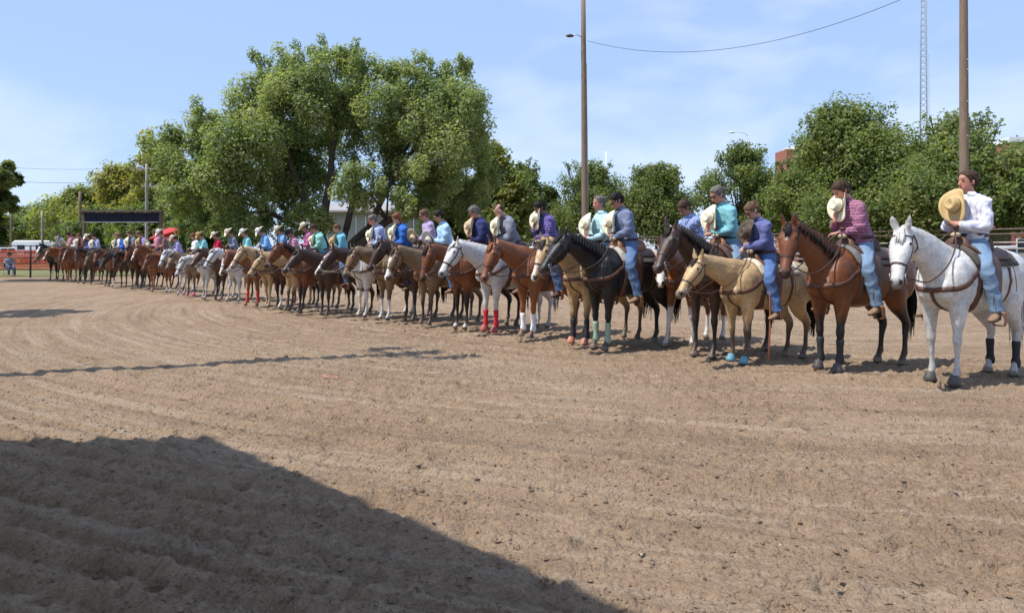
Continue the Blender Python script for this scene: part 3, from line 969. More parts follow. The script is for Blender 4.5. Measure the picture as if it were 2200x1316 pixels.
    sm.tube([neck0 - np.array([0, 0, .01]), neck0 * .55 + neck1 * .45 - np.array([.006, 0, 0])], [.085, .072], n=12)
    for S, E, W in arms:
        d = unit(W - E)
        We = W - d * .012
        sm.tube([S * .75 + torso[5] * .25, S, S * .5 + E * .5, E, E * .55 + We * .45, We - d * .03, We], [.07, .077, .068, .060, .054, .044, .042], n=12, k=2)
    sme = voxel(sm, {0: .018, 1: .023, 2: .034}[lod], {0: 2, 1: 2, 2: 1}[lod])
    # cloth creases at elbows, waist and across the back
    SV = verts_of(sme)
    nr = np.empty(len(SV) * 3, np.float32); sme.vertices.foreach_get('normal', nr); nr = nr.reshape(-1, 3)
    if lod < 2:
        Q_ = SV @ np.array([[.8, .2, .5], [-.3, .9, .2], [-.5, -.1, .8]]); so_ = root_M.translation.x * 3
        wob = (1 - np.abs(noise3(Q_ * (4, 5, 9) + so_, 21) - .5) * 2) ** 3 + .45 * (1 - np.abs(noise3(Q_ * (10, 10, 17) + so_, 5) - .5) * 2) ** 3
        SV = SV + nr * (wob * .026 - .009)[:, None]
        sme.vertices.foreach_set('co', SV.astype(np.float32).ravel()); sme.update()
    link('shirt', sme, shirt, root)
    # collar
    if lod < 2:
        cm = MB()
        th = np.linspace(0.5, 2 * math.pi - .5, 15)
        G = np.zeros((15, 3, 3))
        upn = unit(neck1 - neck0)
        for i, t in enumerate(th):
            rr_ = RZ((math.cos(t), math.sin(t), 0))
            for j, (h, r_) in enumerate(((.035, .076), (.072, .071), (.018, .104))):
                G[i, j] = neck0 + upn * h + rr_ * np.array([r_ * 1.0, r_ * 1.02, 0])
        cm.sheet(G, .003)
        link('collar', cm.mesh('collar'), shirt, root)
    if tie:
        tm = MB(); tm.tube([T((.085, 0, .56)), T((.135, 0, .48)), T((.15, 0, .34)), T((.14, 0, .27))], [(.02, .008), (.022, .008), (.035, .008), (.01, .006)], n=8, k=2)
        link('neck_tie', tm.mesh('neck_tie'), mat('navy tie', (.02, .025, .06), .7), root)
    if vest is not None:
        vm_ = MB(); vm_.tube(torso[2:7], [(x_ * 1.17, y_ * 1.2) for x_, y_ in trad[2:7]], n=16, k=2, lat=tlat)
        vme = voxel(vm_, .02, 2)
        link('vest', vme, vest, root)
    # jeans
    jm = MB()
    jm.tube(torso[:3], [(trad[0][0] * 1.1, trad[0][1] * 1.1), (trad[1][0] * 1.06, trad[1][1] * 1.07), (trad[2][0] * 1.03, trad[2][1] * 1.04)], n=16, k=2)
    for Hp, K_, A in legs:
        Hp, K_, A = map(np.array, (Hp, K_, A))
        d = unit(A - K_)
        jm.tube([Hp, Hp * .6 + K_ * .4, K_, K_ * .65 + A * .35, A, A + d * .03], [.112, .104, .080, .074, .070, .072], n=12, k=2)
    jme = voxel(jm, {0: .021, 1: .028, 2: .038}[lod], 2)
    if lod < 2:
        JV = verts_of(jme)
        nr = np.empty(len(JV) * 3, np.float32); jme.vertices.foreach_get('normal', nr); nr = nr.reshape(-1, 3)
        wob = (1 - np.abs(noise3(JV @ np.array([[.8, .2, .5], [-.3, .9, .2], [-.5, -.1, .8]]) * (7, 7, 13), 31) - .5) * 2) ** 3
        JV = JV + nr * (wob * .018 - .005)[:, None]
        jme.vertices.foreach_set('co', JV.astype(np.float32).ravel()); jme.update()
    link('jeans', jme, jeans, root)
    if lod < 2:
        bt = MB()
        th = np.linspace(0, 2 * math.pi, 21)
        G = np.zeros((21, 2, 3))
        for i, t in enumerate(th):
            for j in range(2):
                G[i, j] = T((-.015 + math.cos(t) * trad[1][1] * 1.13, math.sin(t) * trad[1][0] * 1.13, .105 + j * .035))
        bt.sheet(G, .004)
        link('belt', bt.mesh('belt'), M_darkleather, root)
    for i, (Hp, K_, A) in enumerate(legs):
        if lod == 2 and i == 1 and seated == 'horse':
            continue
        A = np.array(A); t = toe(A, (1, -1)[i]); tx = unit(t)
        bmb = MB()
        z0 = A + np.array([0, 0, -.10])
        bmb.tube([A + np.array([0, 0, .06]), A + np.array([0, 0, -.02]), A + np.array([.0, 0, -.06]), A + np.array([-.01, 0, -.10])], [.052, .048, .050, .046], n=10)
        lat_ = np.cross((0, 0, 1), tx)
        bmb.tube([z0 - tx * .065 + np.array([0, 0, .025]), z0 - tx * .02 + np.array([0, 0, .03]), z0 + tx * .07 + np.array([0, 0, .022]), z0 + tx * .14 + np.array([0, 0, .012]), z0 + tx * .20 + np.array([0, 0, .005]), z0 + tx * .225 + np.array([0, 0, 0])], [(.035, .03), (.042, .045), (.044, .04), (.048, .03), (.034, .022), (.01, .01)], lat=lat_, n=12, k=2)
        bme = voxel(bmb, .014 if lod == 0 else (.018 if lod == 1 else .026), 1)
        bo = link('boot', bme, M_boot if boots == 'tan' else M_boot_dark, root)
        if lod < 2:
            so = MB()
            so.tube([z0 - tx * .06 + np.array([0, 0, -.012]), z0 - tx * .02 + np.array([0, 0, -.012])], [(.034, .022)] * 2, lat=lat_, n=8)
            so.tube([z0 + tx * .0 + np.array([0, 0, -.008]), z0 + tx * .14 + np.array([0, 0, -.016]), z0 + tx * .21 + np.array([0, 0, -.012])], [(.036, .008), (.048, .008), (.025, .008)], lat=lat_, n=8)
            link('sole', so.mesh('sole'), M_sole, bo)
    if hat:
        me_, bd = hat_mesh(lod, .07)
        o = link('hat', me_, hat_mat(hat), root)
        hM = Matrix(((fw[0], lt[0], up[0], 0), (fw[1], lt[1], up[1], 0), (fw[2], lt[2], up[2], 0), (0, 0, 0, 1)))
        hpos = hp(.0, 0, .165)
        o.matrix_local = Matrix.Translation(Vector(hpos)) @ hM @ Matrix.Rotation(R(6), 4, 'Y')
        if lod < 2:
            o2 = link('hat_band', bd, mat('hat band', (.16, .12, .08), .7), o)
    return root

def hat_frame(root_M, pos, crown, front):
    c = Vector(crown).normalized(); f = Vector(front); f = (f - c * f.dot(c)).normalized(); l = c.cross(f)
    M = Matrix(((f.x, l.x, c.x, pos[0]), (f.y, l.y, c.y, pos[1]), (f.z, l.z, c.z, pos[2]), (0, 0, 0, 1)))
    return root_M @ M
# ------------------------------------------------------------------ ground
def axis(segs):
    out = [segs[0][0]]
    for a, b, s0, s1 in segs:
        x = a
        while x < b - 1e-6:
            f = (x - a) / (b - a)
            x += s0 + (s1 - s0) * f
            out.append(min(x, b))
    return np.array(out)

ys = axis([(-14, 2.6, 1.2, .3), (2.6, 2.9, .05, .03), (2.9, 6.0, .023, .028), (6.0, 11, .028, .06), (11, 18, .06, .14), (18, 34, .11, .5), (34, 78, .6, 4)])
xh = axis([(0, 3.2, .023, .025), (3.2, 7.5, .025, .06), (7.5, 14, .06, .22), (14, 30, .16, 1.0), (30, 90, 1.5, 8)])
xs = np.concatenate([-xh[::-1][:-1], xh])
GX, GY = np.meshgrid(xs, ys)
def dirt_height(X, Y):
    rad = np.hypot(X - 8.0, Y - 26.0)
    wob = noise2(X * .55, Y * .55, 1) * .9 + noise2(X * 1.7, Y * 1.7, 2) * .25
    # harrow lines follow the arc the tractor drove, deeper in places
    deep = sstep(.42, .72, noise2(rad * .55 + 3, np.arctan2(X - 8, Y - 26) * 3.2, 4))
    shade_zone = sstep(1.2, -1.8, X + .55 * (Y - 3.2)) * sstep(7.6, 4.6, Y)
    amp = .006 + .010 * deep + .024 * shade_zone
    fur = np.sin(2 * math.pi * rad / .25 + wob * 2.2)
    fur = np.sign(fur) * np.abs(fur) ** .8
    brk = .3 + 1.2 * noise2(X * 3.1 + 5, Y * 3.1, 6)
    h = amp * fur * brk + .0045 * np.sin(2 * math.pi * rad / .105 + wob * 2) * noise2(X * .6 + 2, Y * .6, 19)
    h += .03 * (noise2(X * .35, Y * .35, 7) - .5) + .022 * (noise2(X * 1.1, Y * 1.1, 8) - .5)
    shade = 1 + .7 * shade_zone
    rough = .5 + .8 * noise2(X * .8 + 9, Y * .8, 13)
    cl = 0
    for f, a, sd in ((4.3, .004, 9), (9.1, .005, 10), (17, .008, 11), (27, .011, 12)):
        n_ = noise2(X * f + .37 * Y * f, Y * f - .37 * X * f, sd)
        cl = cl + a * (n_ - .5) * 2
    h += cl * rough * shade
    ang = np.arctan2(X - 8, Y - 26)
    h += (noise2(rad * 7.5, ang * 7, 31) - .5) * .026 + (noise2(rad * 14, ang * 22, 32) - .5) * .018
    for f, a, sd, th in ((13, .035, 14, .74), (22, .04, 16, .68)):
        u_, v_ = X * f + .5 * Y * f, Y * f - .5 * X * f
        h += np.sqrt(np.clip(noise2(u_, v_, sd) - th, 0, 1)) * a * rough
    return h
GZ = dirt_height(GX, GY)
# hoof and boot prints trodden into the loose dirt
pr = np.random.default_rng(5)
for k in range(420):
    if k < 260:
        t = pr.random(); x0 = 6.5 - 12 * t + pr.normal(0, .9); y0 = 8.2 + 8 * t + pr.normal(0, .9)
    else:
        y0 = pr.uniform(3, 12); x0 = pr.uniform(-.75, .75) * y0
    i0, i1 = np.searchsorted(ys, [y0 - .25, y0 + .25]); j0, j1 = np.searchsorted(xs, [x0 - .25, x0 + .25])
    if i1 - i0 < 2 or j1 - j0 < 2: continue
    d = np.hypot(GX[i0:i1, j0:j1] - x0, (GY[i0:i1, j0:j1] - y0) * 1.0) / pr.uniform(.055, .085)
    GZ[i0:i1, j0:j1] += -.03 * np.exp(-d ** 4) + .016 * np.exp(-(d - 1.5) ** 2 * 4)
fade = sstep(40, 26, GY) * sstep(40, 22, np.abs(GX))
GZ = (GZ - .03) * fade
me = bpy.data.meshes.new('arena_dirt')
ny, nx = GX.shape
idx = np.arange(ny * nx).reshape(ny, nx)
quads = np.stack([idx[:-1, :-1], idx[:-1, 1:], idx[1:, 1:], idx[1:, :-1]], -1).reshape(-1, 4)
me.vertices.add(ny * nx)
me.vertices.foreach_set('co', np.stack([GX, GY, GZ], -1).astype(np.float32).ravel())
me.loops.add(quads.size); me.loops.foreach_set('vertex_index', quads.ravel().astype(np.int32))
me.polygons.add(len(quads)); me.polygons.foreach_set('loop_start', np.arange(0, quads.size, 4, dtype=np.int32))
me.update(calc_edges=True); me.shade_smooth()

def dirt_mat():
    m = bpy.data.materials.new('harrowed dirt'); m.use_nodes = True
    nt = m.node_tree; N = nt.nodes; K = nt.links.new
    b = N['Principled BSDF']; b.inputs['Roughness'].default_value = .95; b.inputs['Specular IOR Level'].default_value = .12
    tc = N.new('ShaderNodeTexCoord')
    def nz(scale, det=6, rgh=.6):
        n = N.new('ShaderNodeTexNoise'); n.inputs['Scale'].default_value = scale; n.inputs['Detail'].default_value = det; n.inputs['Roughness'].default_value = rgh
        K(tc.outputs['Object'], n.inputs['Vector']); return n.outputs['Fac']
    def mixc(f, A, B_):
        x = N.new('ShaderNodeMix'); x.data_type = 'RGBA'; K(f, x.inputs['Factor'])
        for s_, v in (('A', A), ('B', B_)):
            if isinstance(v, tuple): x.inputs[s_].default_value = (*v, 1)
            else: K(v, x.inputs[s_])
        return x.outputs['Result']
    def rmp(f, a, c, lo=0, hi=1):
        r = N.new('ShaderNodeMapRange'); r.interpolation_type = 'SMOOTHSTEP'
        r.inputs['From Min'].default_value = a; r.inputs['From Max'].default_value = c; r.inputs['To Min'].default_value = lo; r.inputs['To Max'].default_value = hi
        K(f, r.inputs['Value']); return r.outputs['Result']
    c1 = mixc(rmp(nz(.35, 4), .35, .65), (.298, .206, .133), (.350, .248, .166))
    c2 = mixc(rmp(nz(2.2, 8, .7), .42, .70, 0, .55), c1, (.172, .119, .079))     # damp clods turned up
    c3 = mixc(rmp(nz(38, 4), .35, .75, 0, .5), c2, (.37, .268, .178))
    # pale drag lines left by the harrow along its arc
    sp = N.new('ShaderNodeVectorMath'); sp.operation = 'DISTANCE'; sp.inputs[1].default_value = (8, 26, 0)
    K(tc.outputs['Object'], sp.inputs[0])
    sx = N.new('ShaderNodeSeparateXYZ'); K(tc.outputs['Object'], sx.inputs['Vector'])
    dx = N.new('ShaderNodeMath'); dx.operation = 'SUBTRACT'; dx.inputs[1].default_value = 8; K(sx.outputs['X'], dx.inputs[0])
    dy = N.new('ShaderNodeMath'); dy.operation = 'SUBTRACT'; dy.inputs[1].default_value = 26; K(sx.outputs['Y'], dy.inputs[0])
    an = N.new('ShaderNodeMath'); an.operation = 'ARCTAN2'; K(dx.outputs[0], an.inputs[0]); K(dy.outputs[0], an.inputs[1])
    cm = N.new('ShaderNodeCombineXYZ'); K(sp.outputs['Value'], cm.inputs['X']); K(an.outputs[0], cm.inputs['Y'])
    def streak(a_, b_, det):
        mp = N.new('ShaderNodeVectorMath'); mp.operation = 'MULTIPLY'; mp.inputs[1].default_value = (a_, b_, 1); K(cm.outputs['Vector'], mp.inputs[0])
        n_ = N.new('ShaderNodeTexNoise'); n_.noise_dimensions = '2D'; n_.inputs['Scale'].default_value = 1; n_.inputs['Detail'].default_value = det; n_.inputs['Roughness'].default_value = .65
        K(mp.outputs['Vector'], n_.inputs['Vector']); return n_.outputs['Fac']
    c4 = mixc(rmp(streak(6.0, 3.2, 5), .50, .64, 0, .6), c3, (.41, .315, .228))      # dry pale drag lines
    c4 = mixc(rmp(streak(4.2, 2.6, 6), .52, .68, 0, .5), c4, (.190, .133, .088))      # damp strips between
    K(c4, b.inputs['Base Color'])
    bp = N.new('ShaderNodeBump'); bp.inputs['Strength'].default_value = 1.0; bp.inputs['Distance'].default_value = .024
    K(nz(55, 6, .65), bp.inputs['Height'])
    bp2 = N.new('ShaderNodeBump'); bp2.inputs['Strength'].default_value = .55; bp2.inputs['Distance'].default_value = .05
    K(nz(9, 6, .62), bp2.inputs['Height']); K(bp2.outputs['Normal'], bp.inputs['Normal'])
    vo = N.new('ShaderNodeTexVoronoi'); vo.inputs['Scale'].default_value = 34; vo.inputs['Randomness'].default_value = 1
    vw = N.new('ShaderNodeTexNoise'); vw.inputs['Scale'].default_value = 20; vw.inputs['Detail'].default_value = 3; K(tc.outputs['Object'], vw.inputs['Vector'])
    va = N.new('ShaderNodeVectorMath'); va.operation = 'MULTIPLY_ADD'; va.inputs[1].default_value = (.05, .05, .05); K(vw.outputs['Color'], va.inputs[0]); K(tc.outputs['Object'], va.inputs[2]); K(va.outputs['Vector'], vo.inputs['Vector'])
    bp3 = N.new('ShaderNodeBump'); bp3.invert = True; bp3.inputs['Strength'].default_value = .75; bp3.inputs['Distance'].default_value = .022
    K(vo.outputs['Distance'], bp3.inputs['Height']); K(bp.outputs['Normal'], bp3.inputs['Normal'])
    K(bp3.outputs['Normal'], b.inputs['Normal'])
    return m
M_dirt = dirt_mat()
tag(link('arena_dirt', me, M_dirt), kind='structure')

# loose clods and pebbles on the dirt
def scatter_clods():
    base = [(1, 0, 0), (-.9, .1, 0), (.1, 1, 0), (0, -.95, .1), (.1, .1, .8), (0, 0, -.5)]
    tri = [(4, 0, 2), (4, 2, 1), (4, 1, 3), (4, 3, 0)]
    g = np.random.default_rng(21)
    n = 26000
    y = 2.9 + 11.5 * g.random(n) ** 1.5; x = (g.random(n) * 2 - 1) * (y * .78)
    z = dirt_height(x, y) - .03
    rz = g.gamma(1.5, .0037, n).clip(.003, .024)
    V = np.array(base)[None] * g.uniform(.7, 1.3, (n, 6, 1)) * rz[:, None, None] * (1, 1, .75)
    a = g.uniform(0, 6.28, n); ca, sa = np.cos(a)[:, None], np.sin(a)[:, None]
    X = V[..., 0] * ca - V[..., 1] * sa; Y_ = V[..., 0] * sa + V[..., 1] * ca
    V = np.stack([X + x[:, None], Y_ + y[:, None], V[..., 2] + z[:, None] + rz[:, None] * .25], -1).reshape(-1, 3)
    F = (np.array(tri)[None] + (np.arange(n) * 6)[:, None, None]).reshape(-1, 3)
    m_ = bpy.data.meshes.new('dirt_clods'); m_.from_pydata(V.tolist(), [], F.tolist()); m_.update()
    return m_
tag(link('dirt_clods', scatter_clods(), M_dirt), 'loose crumbled clods of dirt scattered over the arena', 'dirt clods', kind='stuff')
for i, (px, py) in enumerate(((1676, 1172), (1938, 1098), (1378, 1192))):
    p = ground(px, py); sb = MB(); sb.ellipsoid((0, 0, .004), (.010, .008, .006), nu=7, nv=5)
    tag(link('pebble', sb.mesh('pebble', False), mat('pale pebble', (.42, .37, .29), .8), loc=p), ['pale pebble on the dirt near the bottom right', 'pale pebble lying farther up on the right dirt', 'small pale pebble at the bottom middle of the dirt'][i], 'pebble', 'pale pebbles on the dirt')
# scrap of pink ribbon lying on the dirt
rb = MB(); q = ground(708, 812)
rb.sheet(np.array([[(x_, y_ + .5 * abs(math.sin(x_ * 9)) * .05, .012 + .010 * math.sin(x_ * 30)) for y_ in (0, .025)] for x_ in np.linspace(-.14, .12, 12)]), .002)
tag(link('ribbon', rb.mesh('ribbon'), mat('pink plastic', (.62, .18, .17), .6), loc=q, rotz=-.5), 'scrap of pink ribbon lying on the dirt', 'ribbon')

def flat(name, pts, z, m_):
    b = MB(); b.add([(x, y, z) for x, y in pts], [tuple(range(len(pts)))])
    return tag(link(name, b.mesh(name, False), m_), kind='structure')
M_grass = mat('dry lawn', (.15, .15, .055), .95, .4, .8, .5, 30)
M_grass2 = mat('mown grass', (.10, .13, .045), .95, .4, .5, .5, 30)
flat('terrain', [(-1500, -300), (1500, -300), (1500, 2400), (-1500, 2400)], -.12, M_grass2)
flat('lawn', [(-90, 42.5), (-26, 42.5), (-14, 46), (3, 78), (3, 160), (-90, 160)], .03, M_grass)
flat('field', [(28.5, 36.5), (90, 36.5), (90, 160), (6.5, 160), (6.5, 72)], .03, M_grass2)

# ------------------------------------------------------------------ foliage
M_leaf = leaf_mat('leaves', .54)
def foliage(clumps, nper, size, palette, seed, flatness=.55, tint=None):
    """clumps: array (k,4) centre + sigma; many small leaf faces"""
    g = np.random.default_rng(seed)
    clumps = np.asarray(clumps, float)
    w = clumps[:, 3] ** 2; w = w / w.sum()
    n = int(nper)
    ci = g.choice(len(clumps), n, p=w)
    d = g.normal(0, 1, (n, 3)); d /= np.linalg.norm(d, axis=1, keepdims=True)
    rr = g.random(n) ** .45
    P = clumps[ci, :3] + d * (rr * clumps[ci, 3])[:, None] * (.9, .9, 1.05)
    out = d * .9 + g.normal(0, .55, (n, 3)) + np.array(sun_dir) * .85
    N = out / np.linalg.norm(out, axis=1, keepdims=True)
    t = np.cross(N, g.normal(0, 1, (n, 3))); t /= np.linalg.norm(t, axis=1, keepdims=True)
    b = np.cross(N, t)
    s = size * g.uniform(.6, 1.35, n)[:, None]
    V = np.stack([P - t * s * 1.05 - b * s * .5, P + t * s * 1.1 - b * s * .35, P + b * s * 1.0 + N * s * .15], 1).reshape(-1, 3)
    F = np.arange(n * 3).reshape(n, 3)
    m_ = bpy.data.meshes.new('foliage')
    m_.vertices.add(n * 3); m_.vertices.foreach_set('co', V.astype(np.float32).ravel())
    m_.loops.add(n * 3); m_.loops.foreach_set('vertex_index', F.ravel().astype(np.int32))
    m_.polygons.add(n); m_.polygons.foreach_set('loop_start', np.arange(0, n * 3, 3, dtype=np.int32))
    m_.update(calc_edges=True)
    pal = np.array(palette)
    cc = g.random(len(clumps))
    f = np.clip(cc[ci] * .65 + g.random(n) * .5 - .07, 0, .999) * (len(pal) - 1)
    i0 = f.astype(int); fr = (f - i0)[:, None]
    c = pal[i0] * (1 - fr) + pal[np.minimum(i0 + 1, len(pal) - 1)] * fr
    c *= g.uniform(.75, 1.25, n)[:, None]
    set_col(m_, np.repeat(c, 3, axis=0))
    m_.materials.append(M_leaf)
    return m_

GREEN = [(0.1333, 0.1818, 0.0772), (0.192, 0.2459, 0.1029), (0.2632, 0.3115, 0.1372), (0.3378, 0.3619, 0.1716)]
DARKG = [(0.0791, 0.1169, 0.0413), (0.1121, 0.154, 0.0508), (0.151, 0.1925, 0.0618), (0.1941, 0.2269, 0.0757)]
YELLG = [(0.1286, 0.1708, 0.0508), (0.2043, 0.2302, 0.0653), (0.3025, 0.2896, 0.0799), (0.4235, 0.3416, 0.0944)]
PEAR = [(0.0966, 0.1398, 0.0488), (0.1402, 0.1903, 0.0592), (0.1947, 0.2453, 0.0782), (0.2961, 0.29, 0.0958)]

def tree(label, base, lobes, nleaves, size, palette, seed, trunk_r=.3, trunk_h=2.0, name='tree', group=None, stems=None, sub=1.0, twigs=True, cat='tree'):
    """lobes: (x,y,z,r) in metres relative to the base"""
    g = np.random.default_rng(seed)
    root = empty(name, base, 0, label, cat, group)
    clumps = []
    for (x, y, z, r) in lobes:
        k = max(7, int(8 * sub * r))
        for _ in range(k):
            d = g.normal(0, 1, 3); d /= np.linalg.norm(d)
            q = np.array([x, y, z]) + d * r * g.uniform(.45, .95) * (1, 1, .9)
            if q[2] < .8: q[2] = .8 + g.random() * .5
            clumps.append((*q, r * g.uniform(.28, .50)))
    cr = link('crown', foliage(clumps, nleaves, size, palette, seed + 1), None, root)
    tag(cr, kind='stuff')
    tb = MB()
    if stems is None:
        stems = [((0, 0, 0), (0, 0, trunk_h), trunk_r)]
    tips = []
    for a, b, r in stems:
        a, b = np.array(a, float), np.array(b, float)
        mid = (a + b) / 2 + g.normal(0, .06, 3) * np.linalg.norm(b - a) * .5
        tb.tube([a, mid, b], [r * 1.25, r, r * .8], n=9, k=3)
        tips.append((b, r * .8))
    for (x, y, z, r) in lobes:
        L_ = np.array([x, y, z])
        j = int(np.argmin([np.linalg.norm(L_ - t[0]) for t in tips]))
        s0, r0 = tips[j]
        rr = min(r0 * .55, .05 + .035 * r)
        c1 = s0 * .55 + L_ * .45 + np.array([0, 0, .10 * np.linalg.norm(L_ - s0)]) + g.normal(0, .12, 3)
        tb.tube([s0 - (L_ - s0) * .04, c1, L_], [rr, rr * .7, rr * .3], n=5, k=2)
        if twigs:
            for _ in range(3):
                d = g.normal(0, 1, 3); d /= np.linalg.norm(d); d[2] = abs(d[2]) * .8
                tb.tube([c1 * .3 + L_ * .7, L_ + d * r * .5 + (0, 0, .05), L_ + d * r * .8], [rr * .35, rr * .22, rr * .08], n=3)
    link('trunk', tb.mesh('trunk'), M_bark, root)
    return root

def pxlobes(base, items, depth):
    """lobe list given as px, py, radius px, depth offset -> metres relative to base"""
    out = []
    for (x, y, r, dd) in items:
        p = at(x, y, depth + dd); out.append((p.x - base[0], p.y - base[1], p.z - base[2], r / FPX * depth))
    return out

# the big spreading tree behind the riders
D0 = 52.0
b0 = at(715, HOR, D0); b0.z = 0
big = [(400, 330, 75, 0), (420, 250, 42, -1), (470, 300, 80, 2), (395, 410, 60, -2), (440, 440, 62, 1), (500, 395, 80, -3), (520, 480, 50, -3), (560, 240, 85, 0), (540, 330, 90, -3), (595, 160, 60, 1), (660, 140, 55, -1),
       (640, 220, 85, -2), (725, 140, 45, 2), (710, 230, 80, 1), (620, 400, 85, 2), (600, 330, 80, 3), (790, 150, 52, 0), (800, 240, 75, -2), (860, 175, 50, 2), (910, 160, 46, -1), (905, 240, 85, 0), (975, 175, 55, 1),
       (985, 245, 75, -2), (1010, 230, 50, 1), (930, 330, 90, -3), (1000, 330, 70, 2), (870, 340, 70, 3), (760, 395, 58, -4), (770, 340, 45, 1), (905, 420, 65, 0), (985, 410, 70, 2), (1035, 390, 50, 3), (860, 420, 45, 4), (680, 470, 45, -3), (590, 465, 55, 1), (360, 350, 40, 2), (1030, 280, 38, 0),
       (660, 320, 65, 4), (830, 290, 50, 4), (720, 300, 48, 5), (350, 425, 38, -1), (420, 480, 42, -2), (470, 490, 36, -3), (640, 478, 40, -2), (930, 470, 38, 1), (1000, 455, 45, 1), (345, 380, 34, 0), (560, 120, 30, 0), (690, 108, 30, 1), (745, 120, 28, 0), (905, 130, 28, 0), (985, 140, 30, 1), (835, 418, 42, -4), (890, 450, 38, -3), (780, 425, 30, -3), (760, 128, 42, 0), (762, 200, 50, -1), (765, 270, 42, 0), (700, 380, 40, 4), (925, 440, 36, -3), (860, 438, 34, -4)]
st = [((0, 0, 0), (-.9, 0, 2.6), .42), ((-.9, 0, 2.6), (-2.6, .3, 6.2), .30), ((-.9, 0, 2.6), (-.1, -.2, 6.6), .30), ((.1, 0, .2), (.9, .2, 3.0), .26), ((.9, .2, 3.0), (1.6, .6, 7.0), .2), ((.3, .1, .3), (2.6, .1, 3.2), .30), ((.5, -.2, .2), (3.9, -.4, 3.6), .34), ((3.9, -.4, 3.6), (6.2, -.2, 4.3), .22), ((2.6, .1, 3.2), (4.2, .3, 6.6), .2), ((-2.6, .3, 6.2), (-3.4, 0, 9.5), .2), ((-.1, -.2, 6.6), (.3, 0, 10), .2), ((-.9, 0, 2.6), (-4.5, .2, 4.2), .2)]
tree('huge spreading green tree with forked trunk behind the riders', b0, pxlobes(b0, big, D0), 230000, .095, GREEN, 40, stems=st, name='spreading_tree', sub=1.15)

# row of dense round trees beyond the right fence
def round_tree(label, px, top, wpx, depth, n, seed, pal=PEAR, low=486, size=.105, name='round_tree', group='dense round trees beyond the right fence', dens=1.0):
    b = at(px, HOR, depth); b.z = 0
    g = np.random.default_rng(seed)
    it = []
    h = low - top
    for k in range(int(26 * dens)):
        f = g.random() ** .8
        y = low - f * h * .86
        # widest a third of the way up, pointed top
        wv = wpx * .5 * (1 - abs(f - .30) / .82 if f > .30 else .74 + f * .85) * .82
        it.append((px + g.uniform(-1, 1) * wv, y, wpx * g.uniform(.17, .25) * (1.1 - .4 * f), g.uniform(-1, 1) * wv / FPX * depth * .8))
    for k in range(6):   # upright leading shoots
        it.append((px + g.uniform(-.28, .28) * wpx, top + h * g.uniform(.05, .16), wpx * .06, g.uniform(-1, 1)))
    return tree(label, b, pxlobes(b, it, depth), n, size, pal, seed, .16, 2.2, name=name, group=group, sub=2.0)
round_tree('tallest dense round tree beyond the fence behind the bay horse', 1820, 222, 370, 50, 62000, 51)
round_tree('dense round tree behind the right utility pole', 2080, 236, 350, 46, 60000, 52)
round_tree('dense round tree behind the rider on the small buckskin horse', 1592, 316, 250, 60, 40000, 53, YELLG[:1] + PEAR)
round_tree('dense round tree between the left utility pole and the street lamp', 1410, 352, 225, 66, 34000, 54, YELLG[:2] + PEAR)
round_tree('dense round tree directly behind the left utility pole', 1262, 344, 205, 74, 30000, 55, YELLG[:2] + PEAR)
round_tree('dense round tree cut by the right picture edge', 2225, 318, 260, 42, 32000, 56)
round_tree('smaller round tree filling the gap beside the brick corner', 1720, 335, 190, 56, 24000, 57)
round_tree('low round tree behind the head of the plaid rider', 1965, 300, 170, 52, 20000, 58)

# trees farther back
def back_tree(label, px, top, wpx, depth, n, seed, pal, low=520, size=.17, name='background_tree'):
    return round_tree(label, px, top, wpx, depth, n, seed, pal, low, size, name, 'background trees', 1.0)
back_tree('yellowing tree left of the big tree by the line pole', 345, 278, 210, 72, 24000, 61, YELLG)
back_tree('yellow green tree above the scoreboard middle', 262, 355, 240, 80, 22000, 62, YELLG)
back_tree('pale yellow green tree above the left scoreboard post', 190, 395, 200, 88, 17000, 63, YELLG[:3])
back_tree('dark green tree left of the scoreboard', 130, 432, 190, 95, 15000, 64, GREEN)
back_tree('round green tree between the two thin poles at left', 60, 452, 170, 100, 13000, 65, DARKG)
back_tree('low dark tree behind the left scoreboard post', 215, 450, 170, 76, 13000, 66, DARKG)
back_tree('low dark tree behind the scoreboard right end', 320, 440, 190, 70, 15000, 67, DARKG)
back_tree('low green tree at the far left behind the gate', 5, 465, 130, 90, 9000, 68, DARKG)
back_tree('dull yellow green tree right behind the big tree', 1060, 285, 200, 66, 22000, 69, YELLG[:3])
back_tree('grey green tree at the right of the big tree', 1115, 335, 170, 76, 17000, 70, YELLG[:2] + GREEN[:2])
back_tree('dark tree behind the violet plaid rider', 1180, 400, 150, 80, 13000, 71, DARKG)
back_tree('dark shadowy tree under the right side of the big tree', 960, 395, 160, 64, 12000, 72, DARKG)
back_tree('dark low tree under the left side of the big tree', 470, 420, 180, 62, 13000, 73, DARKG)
# the overhanging tree at the left edge and an unseen one added beyond it to shade the dirt
bL = at(-60, HOR, 36); bL.z = 0
tree('dark overhanging tree at the left picture edge', bL, pxlobes(bL, [(-20, 360, 42, 0), (20, 375, 30, -.5), (-60, 400, 60, 0), (-10, 420, 38, .5), (10, 440, 22, 0), (-90, 340, 60, 1), (-40, 460, 40, .5), (-70, 480, 40, -.5), (-5, 470, 18, 0)], 36), 14000, .15, DARKG, 80, .28, 2.6, name='edge_tree')
tree('unseen tree added beyond the left edge to shade the arena dirt', (-15.2, 17.0, 0), [(0, 0, 5.4, 1.0), (1.0, .5, 5.0, .75), (-.9, -.4, 5.2, .9), (.2, -.6, 6.2, .7)], 5000, .13, DARKG, 81, .14, 3.6, name='added_shade_tree')

